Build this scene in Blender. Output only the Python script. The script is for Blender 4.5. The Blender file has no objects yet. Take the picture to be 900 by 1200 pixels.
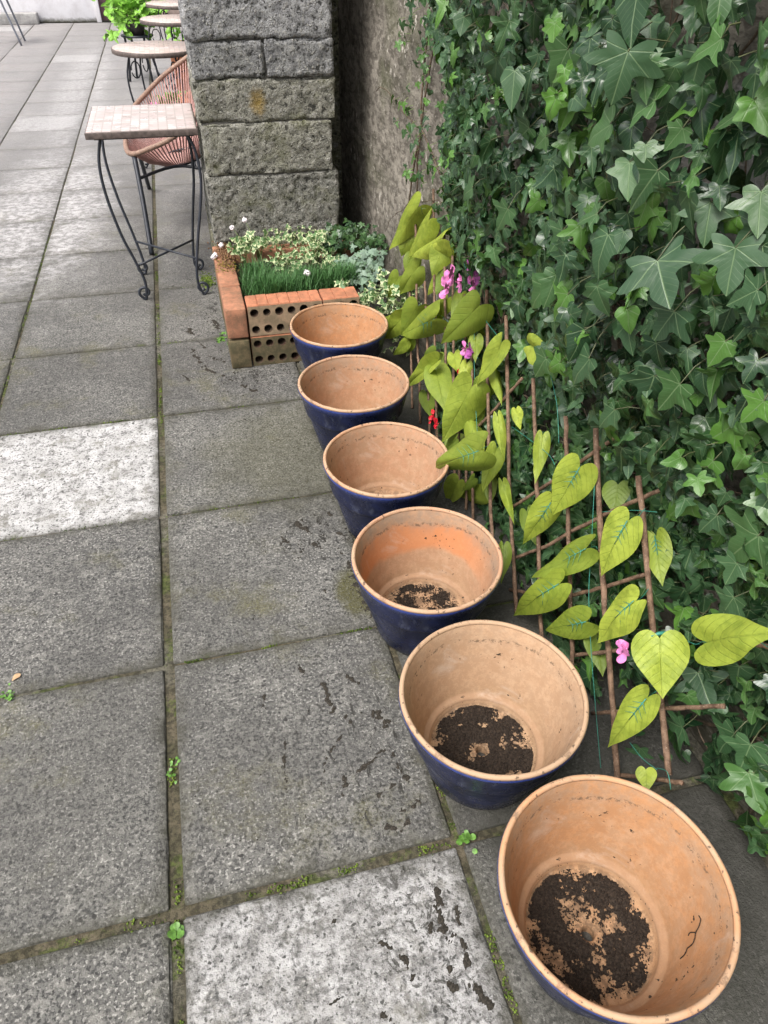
import bpy, math, random
import numpy as np
from mathutils import Vector, Matrix, noise as mn

rnd = random.Random(7)
rs = np.random.RandomState(11)
R = math.radians
scene = bpy.context.scene
COL = scene.collection

# ------------------------------------------------------------------ camera
F, PITCH, ROLL, YAW, CH = 822.23, 0.70841, 0.020479, 0.265408, 1.50066
cp, sp, cy, sy = math.cos(PITCH), math.sin(PITCH), math.cos(YAW), math.sin(YAW)
fw = np.array([sy*cp, cy*cp, -sp]); rt = np.array([cy, -sy, 0.0]); up = np.cross(rt, fw)
cr, sr = math.cos(ROLL), math.sin(ROLL)
r2 = cr*rt + sr*up; u2 = -sr*rt + cr*up
CAM = np.array([0, 0, CH])
cam_d = bpy.data.cameras.new('camera'); cam = bpy.data.objects.new('camera', cam_d); COL.objects.link(cam)
cam.matrix_world = Matrix(((r2[0], u2[0], -fw[0], 0), (r2[1], u2[1], -fw[1], 0), (r2[2], u2[2], -fw[2], CH), (0, 0, 0, 1)))
cam_d.sensor_fit = 'VERTICAL'; cam_d.sensor_height = 36; cam_d.lens = F/1200*36
cam_d.clip_start = 0.05; cam_d.clip_end = 200
scene.camera = cam

def ray(x, y):
    return fw*F + r2*(x-450) - u2*(y-600)
def on_plane(x, y, n, d0):            # n.p = d0
    d = ray(x, y); n = np.asarray(n, float)
    t = (d0 - n@CAM)/(n@d); return CAM + d*t
def onZ(x, y, z): return on_plane(x, y, (0, 0, 1), z)
def onY(x, y, Y): return on_plane(x, y, (0, 1, 0), Y)
def depth(p): return float((np.asarray(p)-CAM)@fw)

# ------------------------------------------------------------------ object helpers
def link(o, parent=None):
    COL.objects.link(o)
    if parent is not None: o.parent = parent
    return o
def tag(o, label=None, cat=None, group=None, kind=None):
    if label: o['label'] = label
    if cat: o['category'] = cat
    if group: o['group'] = group
    if kind: o['kind'] = kind
    return o
def thing(name, label, cat, loc=(0, 0, 0), rz=0, group=None):
    o = bpy.data.objects.new(name, None); o.empty_display_size = .05
    o.location = loc; o.rotation_euler = (0, 0, rz); link(o)
    return tag(o, label, cat, group)
class MB:
    """collects geometry for ONE mesh"""
    def __init__(s): s.v = []; s.f = []; s.m = []; s.n = 0; s.att = {}
    def add(s, v, f, mi=0, **att):
        v = np.asarray(v, float).reshape(-1, 3)
        o = s.n; s.v.append(v); s.n += len(v)
        for q in f: s.f.append(tuple(int(i)+o for i in q))
        s.m += [mi]*len(f)
        for k, a in att.items():
            s.att.setdefault(k, []).append((o, np.asarray(a, float).reshape(len(v), -1)))
        return s
    def build(s, name, mats, parent=None, smooth=True, origin=None, ang=None):
        me = bpy.data.meshes.new(name)
        V = np.concatenate(s.v) if s.v else np.zeros((0, 3))
        loc = None
        if origin is not None:
            loc = np.asarray(origin, float); V = V-loc
        me.from_pydata(V.tolist(), [], s.f)
        if not isinstance(mats, (list, tuple)): mats = [mats]
        for m in mats: me.materials.append(m)
        me.polygons.foreach_set('material_index', s.m)
        if smooth: me.polygons.foreach_set('use_smooth', [True]*len(s.f))
        for k, L in s.att.items():
            w = L[0][1].shape[1]
            if w == 3:
                a = me.attributes.new(k, 'FLOAT_VECTOR', 'POINT'); buf = np.zeros((s.n, 3))
                for o, arr in L: buf[o:o+len(arr)] = arr
                a.data.foreach_set('vector', buf.ravel())
            else:
                a = me.attributes.new(k, 'FLOAT', 'POINT'); buf = np.zeros(s.n)
                for o, arr in L: buf[o:o+len(arr)] = arr[:, 0]
                a.data.foreach_set('value', buf)
        me.update()
        if smooth and ang: 
            try: me.set_sharp_from_angle(angle=R(ang))
            except Exception: pass
        o = bpy.data.objects.new(name, me)
        if loc is not None: o.location = loc
        return link(o, parent)

def box_vf(x0, x1, y0, y1, z0, z1):
    v = [(x0,y0,z0),(x1,y0,z0),(x1,y1,z0),(x0,y1,z0),(x0,y0,z1),(x1,y0,z1),(x1,y1,z1),(x0,y1,z1)]
    f = [(0,3,2,1),(4,5,6,7),(0,1,5,4),(1,2,6,5),(2,3,7,6),(3,0,4,7)]
    return v, f
def axis_pts(a, b, step, r):
    n = max(1, int(round((b-a-2*r)/step)))
    m = np.linspace(a+r, b-r, n+1)
    return np.concatenate([[a, a+r*.3], m, [b-r*.3, b]])
def rough_box(x0, x1, y0, y1, z0, z1, step=.03, r=.006, amp=.002, freq=30., seed=0, edge=0., nobottom=False, lowf=0.):
    """rounded box with a noisy skin"""
    A = [axis_pts(x0, x1, step, r), axis_pts(y0, y1, step, r), axis_pts(z0, z1, step, r)]
    idx = {}; V = []; Fc = []
    def vid(i, j, k):
        t = (i, j, k)
        if t not in idx: idx[t] = len(V); V.append((A[0][i], A[1][j], A[2][k]))
        return idx[t]
    nx, ny, nz = len(A[0])-1, len(A[1])-1, len(A[2])-1
    for i in range(nx):
        for j in range(ny):
            Fc.append((vid(i,j,nz), vid(i+1,j,nz), vid(i+1,j+1,nz), vid(i,j+1,nz)))
            if not nobottom: Fc.append((vid(i,j,0), vid(i,j+1,0), vid(i+1,j+1,0), vid(i+1,j,0)))
    for i in range(nx):
        for k in range(nz):
            Fc.append((vid(i,0,k), vid(i+1,0,k), vid(i+1,0,k+1), vid(i,0,k+1)))
            Fc.append((vid(i,ny,k), vid(i,ny,k+1), vid(i+1,ny,k+1), vid(i+1,ny,k)))
    for j in range(ny):
        for k in range(nz):
            Fc.append((vid(0,j,k), vid(0,j,k+1), vid(0,j+1,k+1), vid(0,j+1,k)))
            Fc.append((vid(nx,j,k), vid(nx,j+1,k), vid(nx,j+1,k+1), vid(nx,j,k+1)))
    V = np.array(V)
    lo = np.array([x0+r, y0+r, z0+r]); hi = np.array([x1-r, y1-r, z1-r])
    Q = np.clip(V, lo, hi); D = V-Q; L = np.linalg.norm(D, axis=1, keepdims=True); Nn = D/np.maximum(L, 1e-9)
    onedge = (np.abs(D) > 1e-6).sum(1) > 1
    P = Q+Nn*r
    off = Vector((seed*3.1, seed*1.7, seed*.9))
    for t in range(len(P)):
        q = Vector(P[t])
        a = mn.noise(q*freq+off)*.6+mn.noise(q*freq*3+off)*.4
        d = a*amp + (mn.noise(q*4+off)*lowf if lowf else 0)
        if onedge[t] and edge: d -= edge*max(0, mn.noise(q*22+off)+.15)*1.6
        P[t] += Nn[t]*d
    return P, Fc
def tube_vf(pts, rad, n=8, cap=True, jit=0., seed=0):
    P = [Vector(p) for p in pts]; m = len(P)
    if not hasattr(rad, '__len__'): rad = [rad]*m
    V = []; Fc = []
    t0 = (P[1]-P[0]).normalized()
    a = Vector((0, 0, 1)) if abs(t0.z) < .9 else Vector((1, 0, 0))
    nrm = t0.cross(a).normalized()
    for i in range(m):
        t = (P[min(i+1, m-1)]-P[max(i-1, 0)])
        t = t.normalized() if t.length > 1e-9 else t0
        nrm = (nrm-t*nrm.dot(t)); nrm = nrm.normalized() if nrm.length > 1e-6 else t.orthogonal().normalized()
        b = t.cross(nrm)
        for k in range(n):
            an = 2*math.pi*k/n
            rr = rad[i]*(1+(jit*mn.noise(Vector((math.cos(an)*2+seed, math.sin(an)*2, i*.9+seed))) if jit else 0))
            V.append(P[i]+(nrm*math.cos(an)+b*math.sin(an))*rr)
    for i in range(m-1):
        for k in range(n):
            k2 = (k+1) % n
            Fc.append((i*n+k, i*n+k2, (i+1)*n+k2, (i+1)*n+k))
    if cap:
        Fc.append(tuple(range(n-1, -1, -1))); Fc.append(tuple((m-1)*n+k for k in range(n)))
    return [tuple(v) for v in V], Fc
def spline(pts, sub=6, closed=False):
    P = [np.array(p, float) for p in pts]; n = len(P); out = []
    rng = range(n) if closed else range(n-1)
    for i in rng:
        if closed: a, b, c, d = P[i-1], P[i], P[(i+1) % n], P[(i+2) % n]
        else: a, b, c, d = P[max(i-1, 0)], P[i], P[i+1], P[min(i+2, n-1)]
        for k in range(sub):
            t = k/sub
            out.append(.5*((2*b)+(-a+c)*t+(2*a-5*b+4*c-d)*t*t+(-a+3*b-3*c+d)*t**3))
    if not closed: out.append(P[-1])
    return out
def lathe_vf(prof, n=64, cx=0, cy=0, wob=0, seed=0, closed=False):
    V = []; Fc = []; m = len(prof)
    for (r, z) in prof:
        for k in range(n):
            a = 2*math.pi*k/n
            w = 1+(wob*mn.noise(Vector((math.cos(a)*1.3+seed, math.sin(a)*1.3, z*5))) if wob else 0)
            V.append((cx+r*w*math.cos(a), cy+r*w*math.sin(a), z))
    for i in range(m-1 if not closed else m):
        i2 = (i+1) % m
        for k in range(n):
            k2 = (k+1) % n
            Fc.append((i*n+k, i*n+k2, i2*n+k2, i2*n+k))
    return V, Fc
OCT = (np.array([(1,0,0),(-1,0,0),(0,1,0),(0,-1,0),(0,0,1),(0,0,-1)], float),
       [(0,2,4),(2,1,4),(1,3,4),(3,0,4),(2,0,5),(1,2,5),(3,1,5),(0,3,5)])
def crumb(mb, p, s, flat=.7, **kw):
    v = OCT[0]*(1+rs.uniform(-.35, .35, (6, 1)))*s
    a = rs.uniform(0, 6.28); c, d = math.cos(a), math.sin(a)
    v = v@np.array([[c, d, .2], [-d, c, .1], [-.1, .2, 1]]); v[:, 2] *= flat
    mb.add(v+np.asarray(p), OCT[1], **kw)

# ------------------------------------------------------------------ materials
class NM:
    def __init__(s, name):
        s.m = bpy.data.materials.new(name); s.m.use_nodes = True; s.t = s.m.node_tree; s.N = s.t.nodes
        s.b = s.N['Principled BSDF']; s.out = s.N['Material Output']
        s.tc = s.N.new('ShaderNodeTexCoord'); s.obj = s.tc.outputs['Object']
        g = s.N.new('ShaderNodeNewGeometry'); s.geo = g; s.pos = g.outputs['Position']
    def set(s, sock, v):
        if hasattr(v, 'is_linked') or isinstance(v, bpy.types.NodeSocket): s.t.links.new(v, sock)
        elif isinstance(v, (tuple, list)) and len(v) == 3 and sock.type == 'RGBA': sock.default_value = (*v, 1)
        else: sock.default_value = v
    def noise(s, scale, detail=4, rough=.55, vec=None, dist=0, out=0):
        n = s.N.new('ShaderNodeTexNoise'); n.inputs['Scale'].default_value = scale; n.inputs['Detail'].default_value = detail
        n.inputs['Roughness'].default_value = rough; n.inputs['Distortion'].default_value = dist
        s.t.links.new(vec or s.pos, n.inputs['Vector']); return n.outputs[out]
    def vor(s, scale, vec=None, feature='F1', out='Distance', rnd=1):
        n = s.N.new('ShaderNodeTexVoronoi'); n.feature = feature; n.inputs['Scale'].default_value = scale
        n.inputs['Randomness'].default_value = rnd
        s.t.links.new(vec or s.pos, n.inputs['Vector']); return n.outputs[out]
    def map(s, vec, scale=(1,1,1), loc=(0,0,0), rot=(0,0,0)):
        n = s.N.new('ShaderNodeMapping'); n.inputs['Scale'].default_value = scale; n.inputs['Location'].default_value = loc
        n.inputs['Rotation'].default_value = rot
        s.t.links.new(vec, n.inputs['Vector']); return n.outputs[0]
    def ramp(s, fac, a, b, lo=0., hi=1.):
        n = s.N.new('ShaderNodeMapRange'); n.interpolation_type = 'SMOOTHSTEP'
        s.set(n.inputs['Value'], fac)
        n.inputs['From Min'].default_value = a; n.inputs['From Max'].default_value = b
        n.inputs['To Min'].default_value = lo; n.inputs['To Max'].default_value = hi; return n.outputs[0]
    def mix(s, f, a, b, mode='MIX'):
        n = s.N.new('ShaderNodeMix'); n.data_type = 'RGBA'; n.blend_type = mode; n.clamp_factor = True
        s.set(n.inputs[0], f); s.set(n.inputs[6], a); s.set(n.inputs[7], b); return n.outputs[2]
    def math(s, op, a, b=None, c=None, clamp=False):
        n = s.N.new('ShaderNodeMath'); n.operation = op; n.use_clamp = clamp
        s.set(n.inputs[0], a)
        if b is not None: s.set(n.inputs[1], b)
        if c is not None: s.set(n.inputs[2], c)
        return n.outputs[0]
    def sep(s, vec):
        n = s.N.new('ShaderNodeSeparateXYZ'); s.t.links.new(vec, n.inputs[0]); return n.outputs
    def comb(s, x, y, z):
        n = s.N.new('ShaderNodeCombineXYZ'); s.set(n.inputs[0], x); s.set(n.inputs[1], y); s.set(n.inputs[2], z); return n.outputs[0]
    def attr(s, name, out='Vector'):
        n = s.N.new('ShaderNodeAttribute'); n.attribute_name = name; return n.outputs[out]
    def bump(s, h, strength=.5, dist=.002, normal=None):
        n = s.N.new('ShaderNodeBump'); n.inputs['Strength'].default_value = strength; n.inputs['Distance'].default_value = dist
        s.set(n.inputs['Height'], h)
        if normal is not None: s.t.links.new(normal, n.inputs['Normal'])
        return n.outputs[0]
    def done(s, col, rough=.8, normal=None, spec=.5, **kw):
        s.set(s.b.inputs['Base Color'], col); s.set(s.b.inputs['Roughness'], rough)
        s.set(s.b.inputs['Specular IOR Level'], spec)
        if normal is not None: s.t.links.new(normal, s.b.inputs['Normal'])
        for k, v in kw.items(): s.set(s.b.inputs[k.replace('_', ' ')], v)
        return s.m
    def translucent(s, col, amt):
        t = s.N.new('ShaderNodeBsdfTranslucent'); s.set(t.inputs['Color'], col)
        mx = s.N.new('ShaderNodeMixShader'); mx.inputs[0].default_value = amt
        s.t.links.new(s.b.outputs[0], mx.inputs[1]); s.t.links.new(t.outputs[0], mx.inputs[2])
        s.t.links.new(mx.outputs[0], s.out.inputs['Surface'])

def blob(m, cx, cyy, rx, ry, vec=None, soft=.5, warp=.25, wscale=9):
    """soft elliptical mask on the ground, noisy outline"""
    x, y, z = m.sep(vec or m.pos)
    dx = m.math('DIVIDE', m.math('SUBTRACT', x, cx), rx); dy = m.math('DIVIDE', m.math('SUBTRACT', y, cyy), ry)
    d = m.math('SQRT', m.math('ADD', m.math('MULTIPLY', dx, dx), m.math('MULTIPLY', dy, dy)))
    d = m.math('ADD', d, m.math('MULTIPLY', m.math('SUBTRACT', m.noise(wscale, 5, .65), .5), warp*4))
    return m.ramp(d, 1-soft, 1+soft, 1, 0)

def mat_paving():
    m = NM('paving_concrete')
    pale = m.attr('pale', 'Fac'); tint = m.attr('tint', 'Fac')
    big = m.noise(2.1, 6, .68); mid = m.noise(14, 5, .65); fine = m.noise(150, 4, .75); spk = m.noise(420, 2, .6)
    v = m.vor(130)
    base = m.mix(m.ramp(big, .3, .7), (.072, .070, .067), (.140, .134, .124))
    base = m.mix(m.ramp(mid, .35, .68), base, m.mix(.4, base, (.20, .195, .185)))
    base = m.mix(tint, base, m.mix(.55, base, (.185, .18, .16)))
    g1 = m.noise(38, 5, .75, vec=m.map(m.pos, loc=(1.3, 4.1, 0))); g2 = m.noise(125, 2, .6); pit = m.noise(80, 1.5, .5, vec=m.map(m.pos, loc=(9, 2, 0))); lt = m.noise(150, 1.5, .5, vec=m.map(m.pos, loc=(2, 7, 0)))
    patch = m.ramp(m.noise(5.5, 6, .7, vec=m.map(m.pos, loc=(2, 9, 0))), .36, .62)
    base = m.mix(m.math('MULTIPLY', m.ramp(g2, .38, .58, 1, 0), m.ramp(patch, 0, 1, .95, .7)), base, (.030, .030, .029))
    base = m.mix(m.math('MULTIPLY', m.ramp(g1, .50, .60), m.ramp(mid, .3, .6, .25, .6)), base, (.27, .26, .235))
    base = m.mix(m.math('MULTIPLY', m.ramp(lt, .55, .68), m.ramp(patch, 0, 1, .25, .7)), base, (.44, .425, .39))
    base = m.mix(m.math('MULTIPLY', m.ramp(pit, .30, .38, 1, 0), .9), base, (.020, .019, .018))
    base = m.mix(m.math('MULTIPLY', m.ramp(m.noise(1.6, 6, .65, vec=m.map(m.pos, loc=(5, 5, 0))), .42, .60), .42), base, (.060, .057, .052))
    gx_, gy_, gz_ = m.sep(m.pos)
    base = m.mix(m.math('MULTIPLY', m.math('MULTIPLY', m.ramp(gx_, -1.9, -1.2, 1, 0), m.ramp(big, .35, .6)), .4), base, (.30, .235, .225))
    # green-ochre algae
    alg = m.math('MULTIPLY', m.ramp(m.noise(3.1, 6, .7, vec=m.map(m.pos, loc=(3, 1, 0))), .53, .72), m.ramp(fine, .4, .6, .3, 1))
    base = m.mix(m.math('MULTIPLY', alg, .8), base, (.125, .115, .045))
    # pale (limewashed / lichen-bleached) slabs
    bleach = m.mix(m.ramp(mid, .3, .7), (.38, .37, .36), (.60, .59, .585))
    bleach = m.mix(m.ramp(m.math('ADD', g1, m.math('MULTIPLY', pale, .07)), .44, .58, .8, 0), bleach, (.12, .115, .11))
    bleach = m.mix(m.ramp(g2, .34, .44, .85, 0), bleach, (.09, .09, .085))
    bleach = m.mix(m.ramp(pit, .30, .37, .9, 0), bleach, (.05, .05, .045))
    bleach = m.mix(m.ramp(m.noise(9, 6, .75), .52, .66, 0, .75), bleach, (.20, .19, .16))
    pm = m.math('MULTIPLY', pale, m.ramp(m.math('ADD', m.noise(20, 8, .8), m.math('MULTIPLY', pale, .40)), .60, .84))
    base = m.mix(pm, base, bleach)
    # lime bloom along far joints
    lb = m.math('MAXIMUM', blob(m, -.9, 5.2, .35, 1.3, warp=.35, wscale=5), blob(m, -.95, 9.5, .25, 2.6, warp=.3, wscale=4))
    lb = m.math('MAXIMUM', lb, blob(m, -1.75, 5.0, .8, .25, warp=.3, wscale=5))
    base = m.mix(m.math('MULTIPLY', lb, m.ramp(m.noise(24, 6, .75), .4, .62, .15, .85)), base, (.62, .6, .6))
    # soil-stained and damp places
    st = m.math('MAXIMUM', blob(m, .21, .85, .20, .26, warp=.3), blob(m, .22, 1.62, .2, .13, warp=.35))
    st = m.math('MAXIMUM', st, blob(m, .18, 2.75, .2, .16, warp=.35))
    st = m.math('MAXIMUM', st, blob(m, .16, 3.3, .22, .5, warp=.4))
    sm = m.ramp(m.noise(20, 7, .72, vec=m.map(m.pos, scale=(1.25, .7, 1), rot=(0, 0, .6)), dist=1.4), .55, .63)
    base = m.mix(m.math('MULTIPLY', m.math('MULTIPLY', st, sm), .95), base, (.022, .02, .016))
    st2 = blob(m, .22, .36, .13, .28, warp=.3)
    base = m.mix(m.math('MULTIPLY', m.math('MULTIPLY', st2, m.ramp(m.noise(26, 7, .75, dist=1.2), .54, .6)), .85), base, (.03, .028, .022))
    mo = m.math('MAXIMUM', blob(m, .31, 1.37, .075, .1, soft=.3, warp=.25, wscale=20), m.math('MULTIPLY', blob(m, .25, 2.1, .3, .3, warp=.3), .45))
    base = m.mix(m.math('MULTIPLY', mo, m.ramp(fine, .35, .6, .55, 1)), base, (.075, .07, .022))
    eg = m.attr('edge', 'Fac')
    ev = m.math('ADD', eg, m.math('MULTIPLY', m.math('SUBTRACT', m.noise(11, 6, .75), .5), 1.9))
    base = m.mix(m.math('MULTIPLY', m.ramp(ev, .45, 1.25), .72), base, (.055, .052, .036))
    base = m.mix(m.math('MULTIPLY', m.math('MULTIPLY', m.ramp(ev, .9, 1.3), m.ramp(m.noise(4, 5, .7), .5, .62)), .6), base, (.09, .115, .03))
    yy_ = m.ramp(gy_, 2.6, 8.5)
    base = m.mix(m.math('MULTIPLY', yy_, .62), base, (.34, .325, .325))  # slabs lightened with distance: far haze and brightness put into the colour
    # dark strip beside wall, partly contact shade painted round the pots
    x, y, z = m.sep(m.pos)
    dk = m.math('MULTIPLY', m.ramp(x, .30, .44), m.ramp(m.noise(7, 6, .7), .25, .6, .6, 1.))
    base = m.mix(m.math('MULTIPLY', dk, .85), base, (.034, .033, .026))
    h = m.math('ADD', m.math('MULTIPLY', fine, .8), m.math('ADD', m.math('MULTIPLY', mid, .7), m.math('MULTIPLY', spk, .3)))
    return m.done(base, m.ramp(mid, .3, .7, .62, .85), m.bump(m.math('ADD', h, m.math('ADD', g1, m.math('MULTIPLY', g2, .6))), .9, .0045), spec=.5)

def mat_joint():
    m = NM('joint_soil')
    n1 = m.noise(9, 5, .7); n2 = m.noise(90, 5, .75)
    c = m.mix(m.ramp(n1, .4, .6), (.13, .11, .075), (.075, .068, .042))
    c = m.mix(m.ramp(m.noise(2.2, 4, .6), .48, .6), c, (.16, .15, .12))
    c = m.mix(m.math('MULTIPLY', m.ramp(m.noise(6, 6, .8, vec=m.map(m.pos, loc=(7, 3, 0))), .52, .60), .8), c, (.085, .11, .028))
    c = m.mix(m.ramp(n2, .4, .6), m.mix(.6, c, (.01, .01, .008)), c)
    return m.done(c, .95, m.bump(n2, 1, .005), spec=.2)

def mat_moss():
    m = NM('moss'); c = m.mix(m.ramp(m.noise(28, 4), .35, .65), (.045, .075, .014), (.15, .21, .035))
    return m.done(c, .9, spec=.2)
def mat_soil(nm='soil', a=(.018, .013, .010), b=(.05, .036, .026)):
    m = NM(nm); c = m.mix(m.ramp(m.noise(260, 3, .7), .4, .65), a, b)
    return m.done(c, .9, m.bump(m.noise(300, 3, .7), .8, .002), spec=.3)
def mat_simple(nm, col, rough=.6, var=.25, scale=30, metal=0, spec=.5, bmp=.0):
    m = NM(nm); d = tuple(c*(1-var) for c in col); l = tuple(min(1, c*(1+var)) for c in col)
    n = m.noise(scale, 5, .65)
    c = m.mix(m.ramp(n, .3, .7), d, l)
    return m.done(c, rough, m.bump(m.noise(scale*3, 4, .7), bmp, .002) if bmp else None, spec=spec, Metallic=metal)

def mat_pot_in(nm, base=(.50, .27, .14), salt=.4, band=0., dirt=.3, grey=.3):
    """unglazed terracotta: orange body, white salt bloom, specks of soil, all in the pot's own coordinates"""
    m = NM(nm); P = m.obj; x, y, z = m.sep(P)
    n = m.noise(7, 5, .6, vec=P); n2 = m.noise(26, 5, .7, vec=P); fine = m.noise(220, 3, .6, vec=P)
    c = m.mix(m.ramp(n, .35, .7), base, tuple(min(1, k*1.12) for k in base))
    pale = (.50, .345, .225)
    zz = m.math('ADD', z, m.math('MULTIPLY', m.math('SUBTRACT', n, .5), .07))
    c = m.mix(m.math('MULTIPLY', m.ramp(n2, .38, .66), salt), c, pale)
    c = m.mix(m.math('MULTIPLY', m.ramp(zz, .03, .12, 1, 0), .55), c, (.42, .285, .17))
    c = m.mix(m.math('MULTIPLY', m.ramp(m.noise(48, 7, .85, vec=P), .47, .56, 1, 0), .30), c, (.27, .155, .085))
    c = m.mix(m.math('MULTIPLY', m.math('MULTIPLY', m.ramp(z, .046, .052), m.ramp(z, .056, .066, 1, 0)), .5), c, (.26, .16, .10))      # floor and heel are bleached; groove shade of the step painted dark
    if band:
        b = m.math('MULTIPLY', m.ramp(zz, .125, .15), m.ramp(zz, .205, .232, 1, 0))
        b = m.math('MULTIPLY', b, m.ramp(y, -.10, .05, .2, 1))
        c = m.mix(m.math('MULTIPLY', b, band), c, (.60, .21, .07))
    g = m.math('MULTIPLY', m.ramp(zz, .165, .24), m.ramp(n2, .35, .65))
    c = m.mix(m.math('MULTIPLY', g, grey), c, (.24, .185, .14))
    # thin tide line under the rim
    tl = m.math('MULTIPLY', m.ramp(zz, .212, .217), m.ramp(zz, .219, .226, 1, 0))
    c = m.mix(m.math('MULTIPLY', m.math('MULTIPLY', tl, m.ramp(m.noise(75, 4, .8, vec=P), .50, .56)), .75), c, (.11, .075, .05))
    wb = m.math('MULTIPLY', m.ramp(m.noise(5.5, 6, .7, vec=m.map(P, loc=(4, 2, 1)), dist=.8), .56, .68), .6)
    c = m.mix(m.math('MULTIPLY', wb, salt*1.3), c, (.56, .46, .38))
    sc = m.ramp(m.noise(60, 6, .8, vec=m.map(P, scale=(1, 1, 3.2))), .60, .66)
    c = m.mix(m.math('MULTIPLY', m.math('MULTIPLY', sc, m.ramp(n, .48, .62)), .35), c, (.22, .15, .09))
    d = m.math('MULTIPLY', m.ramp(m.noise(85, 2, .5, vec=P), .665, .70), m.ramp(m.noise(9, 5, .75, vec=m.map(P, loc=(1, 3, 2))), .50, .60, .04, 1))
    big_ = m.math('MULTIPLY', m.ramp(m.noise(38, 4, .75, vec=P), .66, .70), m.ramp(m.noise(5, 4, .7, vec=m.map(P, loc=(4, 1, 2))), .52, .62))
    d = m.math('MAXIMUM', d, big_)
    fd = m.math('MULTIPLY', m.ramp(z, .031, .048, 1, 0), m.ramp(m.noise(32, 5, .8, vec=P), .40, .58))
    c = m.mix(m.math('MULTIPLY', fd, .7), c, (.085, .055, .036))
    c = m.mix(m.math('MULTIPLY', d, min(1, dirt*2.6)), c, (.035, .025, .018))
    return m.done(c, .86, m.bump(m.math('ADD', fine, n2), .35, .0016), spec=.3)
def mat_rim(nm='terracotta_rim', base=(.43, .235, .13)):
    m = NM(nm); P = m.obj
    c = m.mix(m.ramp(m.noise(14, 6, .7, vec=P), .35, .65), base, (.48, .32, .205))
    c = m.mix(m.ramp(m.noise(24, 5, .8, vec=P), .54, .64, 0, .75), c, (.22, .14, .09))
    c = m.mix(m.ramp(m.noise(90, 2, .5, vec=P), .64, .70, 0, .8), c, (.07, .05, .035))
    return m.done(c, .8, m.bump(m.noise(120, 4, .7, vec=P), .4, .0015), spec=.35)
def mat_glaze():
    m = NM('blue_glaze'); P = m.obj; x, y, z = m.sep(P)
    n = m.noise(10, 5, .65, vec=P)
    c = m.mix(m.ramp(n, .35, .7), (.006, .009, .030), (.011, .018, .070))
    ed = m.math('MULTIPLY', m.ramp(z, .226, .25), m.ramp(m.noise(30, 4, .7, vec=P), .25, .5))
    c = m.mix(m.math('MULTIPLY', ed, .7), c, (.05, .08, .32))
    # dusty lime runs
    du = m.ramp(m.noise(22, 6, .75, vec=m.map(P, scale=(1, 1, .35))), .54, .68)
    c = m.mix(m.math('MULTIPLY', du, .28), c, (.17, .19, .26))
    c = m.mix(m.math('MULTIPLY', m.ramp(z, .0, .03, 1, 0), m.ramp(n, .3, .6)), c, (.05, .05, .04))
    return m.done(c, m.ramp(m.noise(25, 4, .6, vec=P), .35, .7, .22, .5), m.bump(m.noise(45, 3, .6, vec=P), .25, .002), spec=.5)

def mat_wall():
    m = NM('weathered_render')
    s1 = m.map(m.pos, scale=(1, .5, .75)); s2 = m.map(m.pos, scale=(1, .5, .95))
    a = m.noise(5, 6, .7, vec=s1); b = m.noise(34, 4, .7, vec=s2); fine = m.noise(85, 2, .6, vec=m.map(m.pos, scale=(1, .6, 1)))
    c = m.mix(m.ramp(a, .3, .7), (.165, .15, .125), (.33, .30, .255))
    c = m.mix(m.ramp(b, .42, .56), m.mix(.6, c, (.05, .042, .034)), c)
    c = m.mix(m.ramp(m.noise(3, 5, .6, vec=m.map(m.pos, loc=(2, 5, 1))), .5, .7), c, m.mix(.5, c, (.085, .095, .042)))
    fl = m.math('MULTIPLY', m.ramp(m.noise(48, 3, .6, vec=m.map(m.pos, scale=(1, .55, .5))), .60, .66), m.ramp(m.noise(2.6, 4, .6, vec=s1), .38, .6))
    c = m.mix(fl, c, (.56, .52, .46))
    c = m.mix(m.math('MULTIPLY', m.ramp(fine, .62, .7), .6), c, (.40, .37, .32))
    # old whitewash left high on the near part of the wall
    x, y, z = m.sep(m.pos)
    ww = m.math('MULTIPLY', m.math('MULTIPLY', m.ramp(z, .98, 1.10), m.ramp(y, 1.2, 1.5, 1, 0)), m.ramp(m.noise(4, 5, .6, vec=m.map(m.pos, loc=(0, 1.7, 0))), .44, .54))
    c = m.mix(m.math('MULTIPLY', ww, .85), c, (.42, .41, .41))
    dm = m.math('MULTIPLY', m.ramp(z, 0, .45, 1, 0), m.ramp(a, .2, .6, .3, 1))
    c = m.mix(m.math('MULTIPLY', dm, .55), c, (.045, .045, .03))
    h = m.math('ADD', m.math('MULTIPLY', b, 1.0), m.math('MULTIPLY', fine, .6))
    return m.done(c, .92, m.bump(h, .8, .006), spec=.2)
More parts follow.
